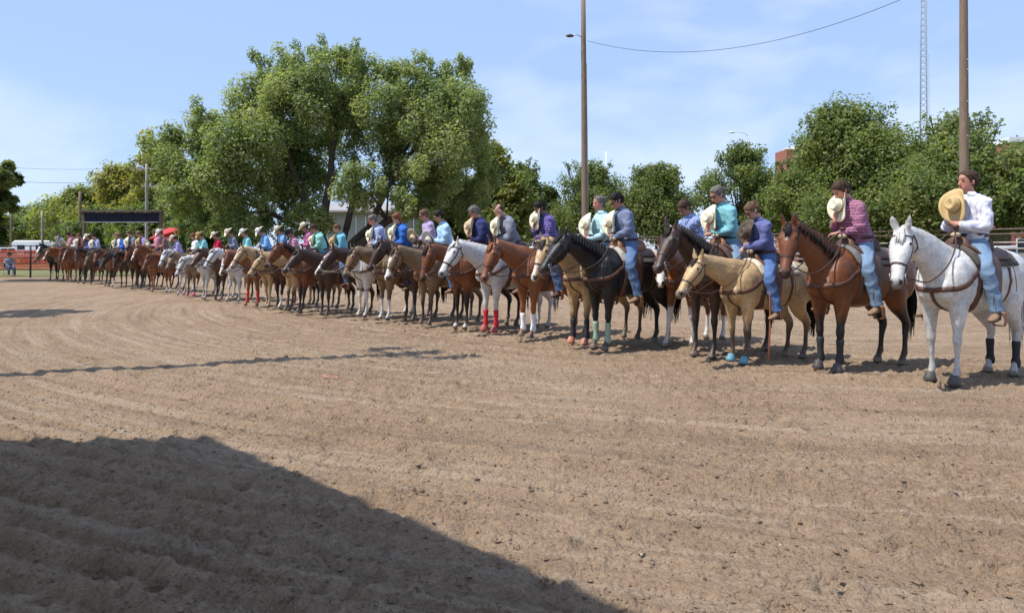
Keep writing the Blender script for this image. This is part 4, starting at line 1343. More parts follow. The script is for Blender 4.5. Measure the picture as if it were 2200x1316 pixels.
# ------------------------------------------------------------------ fences
def pipe_fence(label, A, B, height, nr, step, post_r, rail_r, m_, name='pipe_fence', zs=None, m_low=None):
    A, B = Vector((A[0], A[1], 0)), Vector((B[0], B[1], 0))
    L_ = (B - A).length; n = max(1, round(L_ / step)); st_ = L_ / n
    ang = math.atan2(B.y - A.y, B.x - A.x)
    root = empty(name, A, ang, label, 'fence')
    pm = MB(); pm.tube([(0, 0, -.1), (0, 0, height + .04)], post_r, n=8)
    pme = pm.mesh('post')
    rm = MB(); rm.tube([(0, 0, 0), (st_, 0, 0)], rail_r, n=6)
    rme = rm.mesh('rail')
    zs = zs or [height * (i + 1) / nr for i in range(nr)]
    for i in range(n + 1):
        link('post', pme, m_, root, (i * st_, 0, 0))
        if i < n:
            for z in zs:
                o = link('rail', rme, m_ if m_low is None or z > height * .75 else m_low, root, (i * st_, post_r + rail_r * .5, z))
                o.rotation_euler = (R(random.uniform(-3, 3)), R(random.uniform(-.25, .25)), 0)
    return root
M_rail_light = mat('worn grey rail', (.34, .28, .255), .6, .3, 5)
pipe_fence('rust brown pipe fence with many rails behind the right horses', (30.5, 32.5), (6.0, 70), 2.66, 8, 3.0, .07, .048, M_rustpipe, zs=[.30, .62, .95, 1.28, 1.62, 1.95, 2.40, 2.66], m_low=M_rail_light)
pipe_fence('dark pipe fence across the far left end of the arena', (-36, 41), (-22.5, 41), 1.78, 5, 2.25, .05, .028, M_darkpipe, zs=[.45, .80, 1.10, 1.42, 1.78])
pipe_fence('dark pipe fence running on behind the farthest horses', (-22.4, 41), (-6, 56), 1.5, 5, 2.6, .05, .028, M_darkpipe, zs=[.4, .7, .98, 1.25, 1.5])
# orange safety netting on stakes behind the gate
net_root = empty('safety_fence', (-36, 45.2, 0), 0, 'orange plastic netting fence behind the dark left gate', 'safety fence')
M_orange = mat('orange plastic', (.62, .10, .035), .6, .2, 4)
nm_ = MB()
rngn = random.Random(4)
Lx = 15.5
for i in range(int(Lx / .09)):
    x = i * .09
    nm_.box((x, .02 * math.sin(x * 2.1), .93), (.05, .008, 1.2 + .05 * math.sin(x * 1.3)))
for z in (.36, .56, .76, .96, 1.16, 1.36, 1.5):
    for i in range(16):
        nm_.box((i * .97 + .48, .008 + .02 * math.sin(i), z + .02 * math.sin(i * 1.7)), (.97, .008, .075))
tag(link('netting', nm_.mesh('netting', False), M_orange, net_root), kind='stuff')
sk_ = MB(); sk_.tube([(0, 0, 0), (0, 0, 1.5)], .02, n=6); ske = sk_.mesh('stake')
for i in range(7):
    link('stake', ske, M_steel, net_root, (i * 2.5 + .1, .05, 0))

# ------------------------------------------------------------------ poles, lamp, tower, wires
def wood_pole(label, px, depth, top, r, cross=None, name='utility_pole', lean=0.0, m_=None):
    b = at(px, HOR, depth); b.z = 0
    root = empty(name, b, 0, label, 'pole')
    p = MB(); H = top
    p.tube([(0, 0, 0), (lean * .3, 0, H * .3), (lean * .6, .0, H * .65), (lean, 0, H)], [r * 1.15, r * 1.05, r * .95, r * .8], n=12, k=2)
    link('shaft', p.mesh('shaft'), m_ or M_wood, root)
    return root, b
M_polegrey = mat('pale grey pole', (.32, .29, .26), .85, .2, 5)
p1, b1 = wood_pole('tall brown wooden pole left of the black horse rider', 1257, 45, 17.6, .175, lean=-.12)
ll = MB(); ll.tube([(-.12, 0, 14.6), (-.5, -.1, 14.75), (-.75, -.15, 14.72)], .03, n=6); link('lamp_arm', ll.mesh('lamp_arm'), M_steel, p1)
ll = MB(); ll.ellipsoid((-.95, -.2, 14.66), (.26, .13, .10)); lh = link('lamp_head', ll.mesh('lamp_head'), mat('dark lamp housing', (.05, .05, .055), .5), p1)
cn = MB(); cn.tube([(.19, -.05, 0), (.17, -.05, 6), (.08, -.05, 13)], .022, n=6); link('conduit', cn.mesh('conduit'), M_steel, p1)
p2, b2 = wood_pole('tall grey wooden pole behind the rightmost rider', 2072, 30, 16.0, .165, lean=-.05)
for z in (6.2, 7.6, 8.9, 9.3, 3.9):
    bo_ = MB(); bo_.tube([(.02, -.20, z), (.02, -.13, z)], .025, n=6); link('bolt', bo_.mesh('bolt'), M_steel, p2)
def wire(label, a, b, sag, r=.012, n=14, name='overhead_wire'):
    a, b = np.array(a, float), np.array(b, float)
    pts = [a * (1 - t) + b * t - np.array([0, 0, sag * 4 * t * (1 - t)]) for t in np.linspace(0, 1, n)]
    m_ = MB(); m_.tube(pts, r, n=5)
    return tag(link(name, m_.mesh(name), M_sole), label, 'wire')
wire('twisted cable sagging between the two tall wooden poles', at(1262, 88, 45), at(2067, -60, 30), 1.75, .013, 30)
for px, top, d, lab in ((172, 412, 75, 'brown line pole left of the scoreboard'), (315, 352, 64, 'pale line pole with cross arm behind the scoreboard'), (91, 452, 80, 'thin grey pole left of the brown line pole'), (24, 455, 85, 'thin dark pole at the far left')):
    pr_, bb = wood_pole(lab, px, d, (HOR - top) / FPX * d + CAM_H, .13 if px != 172 else .17, name='line_pole', m_=M_polegrey if px in (315, 91) else M_wood)
    if px == 315:
        ca_ = MB(); zt = (HOR - 400) / FPX * d + CAM_H; ca_.box((.35, 0, zt), (1.6, .1, .12)); link('cross_arm', ca_.mesh('cross_arm', False), M_polegrey, pr_)
        ca_ = MB(); zt = (HOR - 362) / FPX * d + CAM_H; ca_.box((0, 0, zt), (1.9, .1, .12)); link('cross_arm', ca_.mesh('cross_arm', False), M_polegrey, pr_)
        for dx_ in (-.85, 0, .85):
            ins = MB(); ins.tube([(dx_, 0, zt + .06), (dx_, 0, zt + .22)], [.05, .03], n=6); link('insulator', ins.mesh('insulator'), M_white, pr_)
wire('upper power line crossing the sky at the left', at(-60, 353, 70), at(315, 358, 64), .35, .013)
wire('lower power line crossing the sky at the left', at(-60, 380, 70), at(315, 385, 64), .45, .016)
wire('wire running along the far fence at left', at(-60, 474, 84), at(180, 478, 70), .15, .014)
wire('lower wire along the far fence at left', at(-60, 487, 84), at(180, 485, 70), .1, .014)
wire('pale wire right of the big tree', at(1040, 415, 70), at(1190, 419, 74), .1, .014)
wire('pale service wire behind the riders at the scoreboard', at(345, 469, 60), at(480, 466, 60), .1, .014)

# street lamp over the right trees
sl_b = at(1608, HOR, 78); sl_b.z = 0
sl = empty('street_lamp', sl_b, 0, 'white street lamp with curved arm above the right trees', 'street lamp')
zt = (HOR - 284) / FPX * 78 + CAM_H
m_ = MB(); m_.tube([(0, 0, 0), (0, 0, zt - .5)], [.09, .06], n=8); link('shaft', m_.mesh('shaft'), M_white, sl)
m_ = MB(); m_.tube([(0, 0, zt - .55), (-.25, 0, zt - .2), (-.8, 0, zt), (-1.45, 0, zt + .04)], .045, n=6, k=3); link('arm', m_.mesh('arm'), M_white, sl)
m_ = MB(); m_.ellipsoid((-1.75, 0, zt), (.36, .15, .11)); link('lamp_head', m_.mesh('lamp_head'), M_white, sl)
# small roof vent mast between the trees
ms = MB(); mb_ = at(1302, HOR, 90); ms.tube([(0, 0, 0), (0, 0, (HOR - 325) / FPX * 90 + 1.5)], .06, n=6)
tag(link('mast', ms.mesh('mast'), M_white, loc=(mb_.x, mb_.y, 0)), 'thin pale mast above the tree behind the left pole', 'mast')

# lattice radio tower
tw_b = at(1982, HOR, 95); tw_b.z = 0
tw = empty('radio_tower', tw_b, 0, 'grey lattice radio tower behind the right trees', 'tower')
H = 46.0; M_tower = mat('tower steel', (.28, .30, .33), .5, .15, 3)
def tww(z): return .62 - .30 * (z / H)
corners = [(math.cos(a), math.sin(a)) for a in (R(90), R(210), R(330))]
for cx, cy in corners:
    m_ = MB(); m_.tube([(cx * tww(0), cy * tww(0), 0), (cx * tww(H), cy * tww(H), H)], .075, n=6); link('leg', m_.mesh('leg'), M_tower, tw)
z = 0.0; k = 0
while z < H - 1:
    for i in range(3):
        a, b = corners[i], corners[(i + 1) % 3]
        m_ = MB(); za, zb = (z, z + .8)
        m_.tube([(a[0] * tww(za), a[1] * tww(za), za), (b[0] * tww(zb), b[1] * tww(zb), zb)], .04, n=4); link('brace', m_.mesh('brace'), M_tower, tw)
    z += .8
    k += 1
an = MB(); an.tube([(.85, 0, 15.5), (.85, 0, 27)], .035, n=6); an.tube([(.3, 0, 16), (.85, 0, 16)], .03, n=5); link('whip_antenna', an.mesh('whip_antenna'), M_white, tw)

# ------------------------------------------------------------------ scoreboard
SBD = 45.0
sx0, sx1 = at(183, HOR, SBD).x, at(342, HOR, SBD).x
zb, zt = at(0, 478, SBD).z, at(0, 454, SBD).z
sb = empty('scoreboard', ((sx0 + sx1) / 2, SBD, 0), 0, 'long dark navy scoreboard on two brown posts', 'scoreboard')
wd = sx1 - sx0
M_navyb = mat('navy panel', (.005, .006, .022), .85, .2, 3)
for i in range(6):
    m_ = MB(); w_ = wd / 6; m_.box((-wd / 2 + w_ * (i + .5), 0, (zb + zt) / 2 - .02), (w_ - .03, .16, zt - zb - .12)); link('panel', m_.mesh('panel', False), M_navyb, sb)
m_ = MB(); m_.box((0, .06, (zb + zt) / 2 - .02), (wd - .05, .1, zt - zb - .1)); link('backing', m_.mesh('backing', False), mat('grey blue seam', (.06, .07, .12), .6), sb)
m_ = MB(); m_.box((0, 0, zt + .02), (wd + .5, .4, .10)); link('top_beam', m_.mesh('top_beam', False), M_rustpipe, sb)
m_ = MB(); m_.box((0, 0, zb + .02), (wd, .22, .05)); link('bottom_rail', m_.mesh('bottom_rail', False), M_steel, sb)
for sx in (-1, 1):
    m_ = MB(); m_.box((sx * (wd / 2 + .09), .04, (zt) / 2 - .02), (.14, .2, zt)); link('post', m_.mesh('post', False), M_rustpipe, sb)

# ------------------------------------------------------------------ buildings
def ribbed_wall(root, x0, x1, y, z1, m_, step=.9, axis='x'):
    n = max(1, round(abs(x1 - x0) / step)); w_ = abs(x1 - x0) / n
    m = MB(); m.box((0, 0, z1 / 2), (w_ - .03, .06, z1)); 
    for k in range(3): m.box(((k - 1) * w_ * .33, -.045, z1 / 2), (.05, .03, z1 - .02))
    me_ = m.mesh('wall_panel', False)
    for i in range(n):
        o = link('wall_panel', me_, m_, root, (min(x0, x1) + w_ * (i + .5), y, 0) if axis == 'x' else (y, min(x0, x1) + w_ * (i + .5), 0))
        if axis == 'y': o.rotation_euler = (0, 0, R(90))
SHD = 66.0
sA, sB_ = at(682, HOR, SHD).x, at(930, HOR, SHD).x
sh = empty('metal_shed', ((sA + sB_) / 2, SHD, 0), 0, 'white ribbed metal shed behind the big tree trunk', 'shed')
hw = (sB_ - sA) / 2; we = 5.1; ridge = 6.0; dp = 9.0
M_shed = mat('white ribbed steel', (.52, .52, .53), .55, .08, 2)
ribbed_wall(sh, -hw, hw, 0, we, M_shed)
ribbed_wall(sh, 0, dp, -hw, we, M_shed, axis='y'); ribbed_wall(sh, 0, dp, hw, we, M_shed, axis='y')
for sgn in (1,):
    m_ = MB()
    m_.sheet(np.array([[(x, y, z) for (y, z) in ((-.45, we - .08), (dp / 2, ridge))] for x in np.linspace(-hw - .3, hw + .3, 12)]), .08); link('roof', m_.mesh('roof', False), mat('pale shed roof', (.34, .32, .31), .5, .1, 2), sh)
    m_ = MB(); m_.sheet(np.array([[(x, y, z) for (y, z) in ((dp / 2, ridge), (dp + .45, we - .08))] for x in np.linspace(-hw - .3, hw + .3, 12)]), .08); link('roof', m_.mesh('roof', False), MATS['pale shed roof'], sh)
for sx in (-hw, hw):
    m_ = MB(); m_.add([(sx, 0, we), (sx, dp, we), (sx, dp / 2, ridge - .02), (sx + .05, 0, we), (sx + .05, dp, we), (sx + .05, dp / 2, ridge - .02)], [(0, 1, 2), (3, 5, 4), (0, 3, 4, 1), (1, 4, 5, 2), (2, 5, 3, 0)]); link('gable', m_.mesh('gable', False), M_shed, sh)
m_ = MB(); m_.box((0, -.06, 1.55), (hw * 2, .03, .06)); link('girt_trim', m_.mesh('girt_trim', False), mat('grey trim', (.42, .43, .44), .6), sh)
m_ = MB(); m_.box((0, -.52, we - .06), (hw * 2 + .6, .1, .16)); link('gutter', m_.mesh('gutter', False), mat('pinkish fascia', (.50, .40, .37), .6), sh)

# small red roofed house behind the canopy
hb = at(392, HOR, 62); hs = empty('small_house', (hb.x, 62, 0), 0, 'small grey house with dull red roof behind the lilac rider', 'house')
m_ = MB(); m_.box((0, 1.8, 1.2), (3.6, 3.6, 2.4)); link('wall', m_.mesh('wall', False), mat('grey siding', (.40, .42, .45), .8, .1, 3), hs)
m_ = MB(); m_.add([(-2, -.3, 2.4), (2, -.3, 2.4), (2, 1.8, 3.5), (-2, 1.8, 3.5), (-2, 3.9, 2.4), (2, 3.9, 2.4)], [(0, 1, 2, 3), (3, 2, 5, 4), (0, 3, 4), (1, 5, 2), (0, 4, 5, 1)]); link('roof', m_.mesh('roof', False), mat('dull red shingles', (.26, .07, .06), .9, .2, 6), hs)
m_ = MB(); m_.box((.6, -.02, 1.45), (.8, .06, .9)); wf = link('window', m_.mesh('window', False), M_white, hs)
m_ = MB(); m_.box((.6, -.055, 1.45), (.66, .03, .76)); link('pane', m_.mesh('pane', False), M_glass, wf)
m_ = MB(); m_.box((1.35, 1.0, 3.4), (.4, .4, 1.0)); link('chimney', m_.mesh('chimney', False), mat('pale chimney', (.5, .47, .45), .8), hs)

# red pop-up canopy
cb_ = at(362, HOR, 55); cp = empty('canopy_tent', (cb_.x, 55, 0), R(8), 'red canopy tilted above the riders right of the scoreboard', 'canopy')
m_ = MB(); G = np.zeros((7, 7, 3))
for i in range(7):
    for j in range(7):
        x = (i / 6 - .5) * 2.2; y = (j / 6 - .5) * 2.2; e = max(abs(x), abs(y)) / 1.1
        G[i, j] = (x, y, 2.95 + .32 * x - .55 * e ** 1.4 + .25)
m_.sheet(G, .03); link('fabric_top', m_.mesh('fabric_top'), mat('red fabric', (.55, .035, .05), .8, .1, 4), cp)
for sx in (-1, 1):
    for sy in (-1, 1):
        m_ = MB(); m_.tube([(sx * 1.02, sy * 1.02, 0), (sx * 1.02, sy * 1.02, 2.55 + .32 * sx)], .025, n=6); link('leg', m_.mesh('leg'), M_steel, cp)

# brick buildings whose corners show above the right trees
M_brick = None
def brick_mat():
    m = bpy.data.materials.new('red brick far away'); m.use_nodes = True
    nt = m.node_tree; b = nt.nodes['Principled BSDF']; tc = nt.nodes.new('ShaderNodeTexCoord'); br = nt.nodes.new('ShaderNodeTexBrick')
    mp = nt.nodes.new('ShaderNodeMapping'); mp.inputs['Rotation'].default_value = (R(90), 0, 0)
    nt.links.new(tc.outputs['Object'], mp.inputs['Vector']); nt.links.new(mp.outputs['Vector'], br.inputs['Vector'])
    br.inputs['Scale'].default_value = 1.0; br.inputs['Brick Width'].default_value = .4; br.inputs['Row Height'].default_value = .13; br.inputs['Mortar Size'].default_value = .012
    br.inputs['Color1'].default_value = (.36, .10, .06, 1); br.inputs['Color2'].default_value = (.30, .085, .055, 1); br.inputs['Mortar'].default_value = (.36, .24, .19, 1)
    nt.links.new(br.outputs['Color'], b.inputs['Base Color']); b.inputs['Roughness'].default_value = .9
    return m
M_brick = brick_mat()
def brick_building(label, px0, px1, top, depth, cap, dp_):
    a, b = at(px0, top, depth), at(px1, top, depth)
    w_ = b.x - a.x; h = a.z
    root = empty('brick_building', ((a.x + b.x) / 2, depth, 0), 0, label, 'building')
    m_ = MB(); m_.box((0, dp_ / 2, h / 2 - .2), (w_, dp_, h - .4)); wl = link('wall', m_.mesh('wall', False), M_brick, root)
    m_ = MB(); m_.box((cap, dp_ / 2 - .1, h - .25), (w_ - abs(cap) * 2 + .3, dp_ + .6, .55)); link('parapet', m_.mesh('parapet', False), M_white, root)
    for r_ in range(2):
        for k in range(max(1, int(w_ / 3))):
            x = -w_ / 2 + 1.5 + k * 3
            m_ = MB(); m_.box((x, -.03, 2 + r_ * 3.4), (1.3, .1, 1.6)); wf_ = link('window', m_.mesh('window', False), M_white, root)
            m_ = MB(); m_.box((x, -.09, 2 + r_ * 3.4), (1.1, .04, 1.4)); link('pane', m_.mesh('pane', False), M_glass, wf_)
    return root
brick_building('red brick building corner with white parapet above the trees', 1690, 1790, 313, 92, .5, 4)
brick_building('red brick building with white eave at the right edge', 2166, 2350, 296, 78, 0, 12)
# low brick school wall seen through the right fence, tree shade put into its colour
lw = at(1980, HOR, 62); low = empty('brick_house', (lw.x, 62, 0), R(-8), 'low brick house with tree shade in its colour seen through the right fence below the trees', 'house')
m_ = MB(); m_.box((0, 3, 1.6), (14, 6, 3.2)); link('wall', m_.mesh('wall', False), mat('brown brick with painted shade', (.12, .07, .055), .9, .3, 6), low)
m_ = MB(); m_.box((0, 3, 3.3), (14.6, 6.8, .25)); link('roof', m_.mesh('roof', False), mat('dark flat roof', (.06, .05, .05), .9), low)
for k in range(4):
    x = -4.8 + k * 3.2
    m_ = MB(); m_.box((x, -.04, 1.5), (1.4, .12, 1.5)); wf_ = link('window', m_.mesh('window', False), M_white, low)
    m_ = MB(); m_.box((x, -.11, 1.5), (1.2, .04, 1.3)); link('pane', m_.mesh('pane', False), M_glass, wf_)

# ------------------------------------------------------------------ vehicles behind the fences
def vehicle(label, pos, rotz, color, kind='truck', name='parked_truck'):
    root = empty(name, pos, rotz, label, kind)
    pm = mat('car paint %.2f %.2f %.2f' % color, color, .3, .03, 2)
    if kind == 'trailer':
        prof = [(-2.2, .55), (-2.2, 2.35), (-1.9, 2.6), (1.8, 2.6), (2.2, 2.2), (2.2, .55)]; hwv = 1.15
    elif kind == 'car':
        prof = [(-2.2, .35), (-2.25, .75), (-1.5, .92), (-.8, 1.42), (.6, 1.45), (1.5, 1.0), (2.2, .9), (2.25, .35)]; hwv = .85
    else:
        prof = [(-2.8, .5), (-2.85, 1.0), (-1.5, 1.15), (-.85, 1.78), (.75, 1.82), (.95, 1.15), (2.75, 1.12), (2.8, .5)]; hwv = .95
    P = catmull(np.array([(x, 0, z) for x, z in prof]), 1)
    m_ = MB(); n = len(P)
    rows = []
    for y, sc in ((-hwv, .94), (-hwv * .92, 1), (hwv * .92, 1), (hwv, .94)):
        rows.append(np.array([(p[0] * (.985 if sc < 1 else 1), y, .5 + (p[2] - .5) * (.96 if sc < 1 else 1)) for p in P]))
    m_.rings(rows)
    bd_ = link('body', m_.mesh('body', False), pm, root)
    for sx in (-1, 1):
        for sy in (-1, 1):
            x = {'trailer': .6, 'car': 1.35, 'truck': 1.75}[kind] * sx
            m_ = MB(); m_.tube([(x, sy * (hwv - .18), .36), (x, sy * (hwv + .02), .36)], [.36, .36], lat=(1, 0, 0), n=16); wh = link('wheel', m_.mesh('wheel', False), M_sole, root)
            m_ = MB(); m_.tube([(x, sy * (hwv + .0), .36), (x, sy * (hwv + .035), .36)], [.2, .18], lat=(1, 0, 0), n=12); link('rim', m_.mesh('rim', False), M_steel, wh)
    wins = {'trailer': [(-1.2, 1.85, .8, .5), (.8, 1.85, .9, .5)], 'car': [(-.5, 1.17, .75, .3), (.45, 1.17, .85, .3)], 'truck': [(-.42, 1.46, .6, .42), (.35, 1.46, .65, .42)]}[kind]
    for x, z, w_, h_ in wins:
        for sy in (-1, 1):
            m_ = MB(); m_.box((x, sy * (hwv + .004), z), (w_, .03, h_)); link('window', m_.mesh('window', False), M_glass, root)
    return root
def veh(label, px, depth, rot, color, kind, name):
    p = at(px, HOR, depth); return vehicle(label, (p.x, p.y, .03), R(rot), color, kind, name)
veh('white trailer parked behind the orange netting', 82, 82, 5, (.75, .75, .76), 'trailer', 'parked_trailer')
veh('white truck parked behind the far left gate', 4, 78, 70, (.72, .72, .74), 'truck', 'parked_truck')
veh('white trailer behind the riders below the scoreboard', 240, 84, 0, (.66, .66, .68), 'trailer', 'parked_trailer')
veh('white car parked before the white shed', 775, 58, 4, (.74, .73, .74), 'car', 'parked_car')
veh('white truck behind the slate grey rider', 1140, 63, -6, (.76, .76, .77), 'truck', 'parked_truck')
veh('white truck beyond the fence left of the tall brown pole', 1212, 76, 0, (.74, .74, .76), 'truck', 'parked_truck')
veh('pale car seen through the fence right of the tall brown pole', 1365, 72, 10, (.6, .6, .62), 'car', 'parked_car')
veh('white truck seen through the fence right of the last rider', 2140, 52, 10, (.7, .7, .72), 'truck', 'parked_truck')

# ------------------------------------------------------------------ roof and light mast behind the camera that shade the dirt
RH = 4.5; off = SUN_AZ * (RH / math.tan(SUN_ELEV))
shp = [(-2.62, 6.02), (.2, 3.27), (3.1, .42), (.8, -3.2), (-10.2, -3.2), (-10.3, 5.55)]
stn = empty('announcer_stand', (0, 0, 0), 0, 'roofed announcer stand beside the photographer whose shadow falls lower left', 'stand')
pts = [(x + off.x, y + off.y) for x, y in shp]
m_ = MB(); n = len(pts); m_.add([(x, y, RH) for x, y in pts] + [(x, y, RH + .18) for x, y in pts], [tuple(range(n))[::-1], tuple(range(n, 2 * n))] + [(i, (i + 1) % n, n + (i + 1) % n, n + i) for i in range(n)])
link('roof', m_.mesh('roof', False), M_steel, stn)
for x, y in ((pts[0][0] - .5, pts[0][1] - .4), (-2.2, -3.6), (pts[4][0] + .4, pts[4][1] + .4), (pts[5][0] + .4, pts[5][1] - .4)):
    m_ = MB(); m_.box((x, y, RH / 2), (.16, .16, RH)); link('post', m_.mesh('post', False), M_rustpipe, stn)
LH = 14.7; lo = SUN_AZ * (LH / math.tan(SUN_ELEV)); tip = ground(890, 757)
lb = (tip.x + lo.x, tip.y + lo.y, 0)
lm = empty('light_mast', lb, R(-34), 'tall floodlight mast beyond the left edge whose shadow crosses the dirt', 'light mast')
m_ = MB(); m_.tube([(0, 0, 0), (0, 0, LH)], [.17, .13], n=10); link('shaft', m_.mesh('shaft'), M_wood, lm)
m_ = MB(); m_.box((0, 0, LH - .35), (1.5, .10, .10)); link('cross_arm', m_.mesh('cross_arm', False), M_wood, lm)
for x in (-.68, 0, .72):
    m_ = MB(); m_.tube([(x, .1, LH - .55), (x, .14, LH - .3), (x, .18, LH + .2), (x, .2, LH + .45)], [.06, .15, .17, .08], lat=(1, 0, 0), n=10); link('floodlight', m_.mesh('floodlight'), M_steel, lm)
# ------------------------------------------------------------------ the line of horses and riders
def plain(name, c):
    return mat('shirt ' + name, c, .82, .10, 7, .55, 10, spec=.2)
S_white = pattern_mat('white striped shirt', (.68, .68, .75), (.46, .46, .62), 'stripe', 15, .25)
S_pink = pattern_mat('pink plaid shirt', (.25, .085, .15), (.50, .33, .41), 'plaid', 26, .18)
S_purple = plain('violet blue', (.115, .13, .29))
S_turq = plain('turquoise', (.19, .44, .49))
S_bluestripe = pattern_mat('blue striped shirt', (.17, .23, .46), (.48, .53, .68), 'stripe', 26, .28)
S_steel = plain('steel blue', (.17, .20, .31))
S_pale = plain('pale aqua', (.42, .62, .66))
S_plaidpurple = pattern_mat('violet plaid shirt', (.07, .045, .22), (.40, .38, .56), 'plaid', 24, .16)
S_grey = plain('slate grey', (.21, .22, .27))
S_navy = plain('navy', (.035, .04, .13))
S_lbplaid = pattern_mat('light blue plaid shirt', (.26, .47, .70), (.70, .76, .82), 'plaid', 26, .28)
S_lav = plain('lavender', (.40, .31, .47))
S_royal = plain('royal blue', (.04, .14, .46))
S_paleblue = plain('pale blue', (.36, .40, .58))
S_cyan = plain('cyan', (.16, .42, .52))
S_mint = plain('mint', (.26, .54, .46))
S_magenta = plain('magenta pink', (.42, .13, .26))
S_rose = pattern_mat('rose plaid shirt', (.42, .16, .26), (.65, .5, .55), 'plaid', 24, .2)
S_lightblue = plain('light blue', (.22, .42, .72))
S_aqua = plain('aqua', (.24, .56, .58))
S_navyplaid = pattern_mat('navy plaid shirt', (.03, .045, .10), (.55, .58, .66), 'plaid', 14, .3)
S_red = plain('crimson', (.52, .02, .06))
S_lilac = plain('lilac', (.35, .30, .56))
S_pinkplain = plain('dusty pink', (.50, .22, .28))
S_offwhite = plain('off white', (.68, .67, .66))
S_brown = plain('brown rose', (.22, .12, .11))

DEF = -139.0
G_H = 'saddle horses standing in a row'
G_R = 'riders in the row'

def rider_pose(pose, dz=0.0, dx=0.0):
    """hands, hand directions, hat position, crown direction, hat front direction"""
    up = (-.05, .05, 1.0)
    if pose == 'A':
        return (((.29, .05, .17), (.32 + dx, -.01, .17 + dz)), (None, (up, (1, .15, 0))), (.265 + dx, .03, .37 + dz), (.95, .16, .22), (0.1, -.25, 1))
    if pose == 'L':
        return (((.32 + dx, .07, .16 + dz), (.29, -.05, .17)), ((up, (1, .2, 0)), None), (.265 + dx, .05, .37 + dz), (.95, .22, .12), (.1, .2, 1))
    if pose == 'B':
        return (((.29 + dx, .09, .13 + dz), (.28 + dx, -.07, .15 + dz)), (((.15, -.75, .55), (.8, .3, .3)), ((.1, .6, .75), (.9, -.2, 0))), (.27 + dx, .02, .36 + dz), (.94, .20, .22), (.15, -.2, 1))
    if pose == 'D':   # hat low on the saddle horn, open side up
        return (((.30, .08, .20 + dz), (.31, -.05, .22 + dz)), (None, None), (.37 + dx, .02, .26 + dz), (.5, .5, -.5), (.6, .3, .6))
    if pose == 'F':   # hand over the face
        return (((.21, .03, .575), (.27, .09, .28)), (((-.02, -.25, .95), (.95, .3, 0)), ((.5, .1, .3), (.9, .2, .2))), (.42, -.02, .26), (-.55, .55, .35), (.3, -.2, 1))
    return (((.28, .06, .18 + dz), (.28, -.05, .19 + dz)), (None, None), None, None, None)

def mounted(hoof, horse_label, rider_label, lod, rotz=DEF, s=1.0, hk=None, rk=None, pose='A', hatc='cream', hat_label=None, dz=0.0, dx=0.0, rs=1.0, wear=None, curl=.085, twist=-24.0):
    hk = hk or {}; rk = rk or {}
    a = R(rotz)
    P = ground(*hoof) - Vector((math.cos(a), math.sin(a), 0)) * (.46 * s)
    hk.setdefault('seed', int(hoof[0]))
    horse(horse_label, G_H, P, a, s, lod=lod, **hk)
    M = Matrix.Translation(P) @ Matrix.Rotation(a, 4, 'Z') @ Matrix.Translation((-.08 * s, 0, 1.50 * s)) @ Matrix.Scale(rs, 4)
    hands, hd, hpos, hcr, hfr = rider_pose(pose, dz, dx)
    person(rider_label, G_R, M, lod, hands=hands, handdir=hd, hat=wear, twist=twist, **rk)
    if hpos is not None and hat_label:
        held_hat(hat_label, hatc, hat_frame(M @ Matrix.Rotation(R(twist), 4, 'Z'), hpos, hcr, hfr), lod, curl)
    return P

J, JL, JB, JD = M_denim, M_denim_light, M_denim_bright, M_denim_dark
# nearest to farthest
mounted((2024, 824), 'white grey horse with dark hoof boots at the right end', 'rider in white striped shirt and faded jeans on the rightmost white horse', 0, -149, 1.05,
        dict(coat='grey', neck=33, nyaw=-6, head=63, hyaw=26, legs=(.02, -.06, .03, -.03), hindboots=(.02, .02, .025), bell=(.07, .065, .06), pad=(.09, .075, .06), mane_side=-1),
        dict(shirt=S_white, jeans=JL, hair='brown', skin='ruddy', bow=4, lean=-2, hturn=-8), 'B', 'straw', 'golden straw hat held at the chest of the rightmost rider', dz=.11, dx=-.05, twist=-16)
mounted((1780, 797), 'bay horse with star, black legs and black boots beside the white horse', 'rider in pink plaid shirt with face behind a cream hat', 0, -150, 1.05,
        dict(coat='bay', neck=41, nyaw=-10, head=70, hyaw=34, star=True, boots=(.02, .02, .022), bell=(.06, .055, .055), pad=(.16, .15, .14), legs=(.03, -.03, .0, .05), mane_side=1),
        dict(shirt=S_pink, jeans=JL, hair='brown', skin='ruddy', bow=41, lean=10, chub=1.12), 'A', 'cream', 'cream straw hat covering the face of the pink plaid rider', dz=.15, dx=-.02)
mounted((1585, 779), 'small buckskin horse with light blue hoof boots and lowered head', 'rider in violet blue shirt holding a brown hat on the small buckskin', 0, -150, .93,
        dict(coat='buckskin', neck=21, nyaw=-2, head=50, hyaw=4, bell=(.12, .32, .42), pad=(.60, .52, .40), hangstrap=True, mane_side=-1, legs=(.02, -.04, 0, .04)),
        dict(shirt=S_purple, jeans=JB, hair='lightbrown', skin='fair', bow=43, lean=6, glasses=True), 'L', 'brown', 'brown felt hat held by the rider on the small buckskin horse', rs=.93, dz=.02)
mounted((1512, 766), 'dark brown horse with one white ankle wrap behind the buckskin', 'rider in turquoise shirt and sunglasses on the tall dark brown horse', 0, -141, 1.07,
        dict(coat='brown', neck=36, nyaw=0, head=56, hyaw=4, pad=(.10, .06, .05), mane_side=1, boots=None),
        dict(shirt=S_turq, jeans=JL, hair='grey', skin='ruddy', bow=31, lean=7, glasses=True, chub=1.1), 'A', 'cream', 'cream hat held by the rider in turquoise with sunglasses', dz=.02, dx=.02)
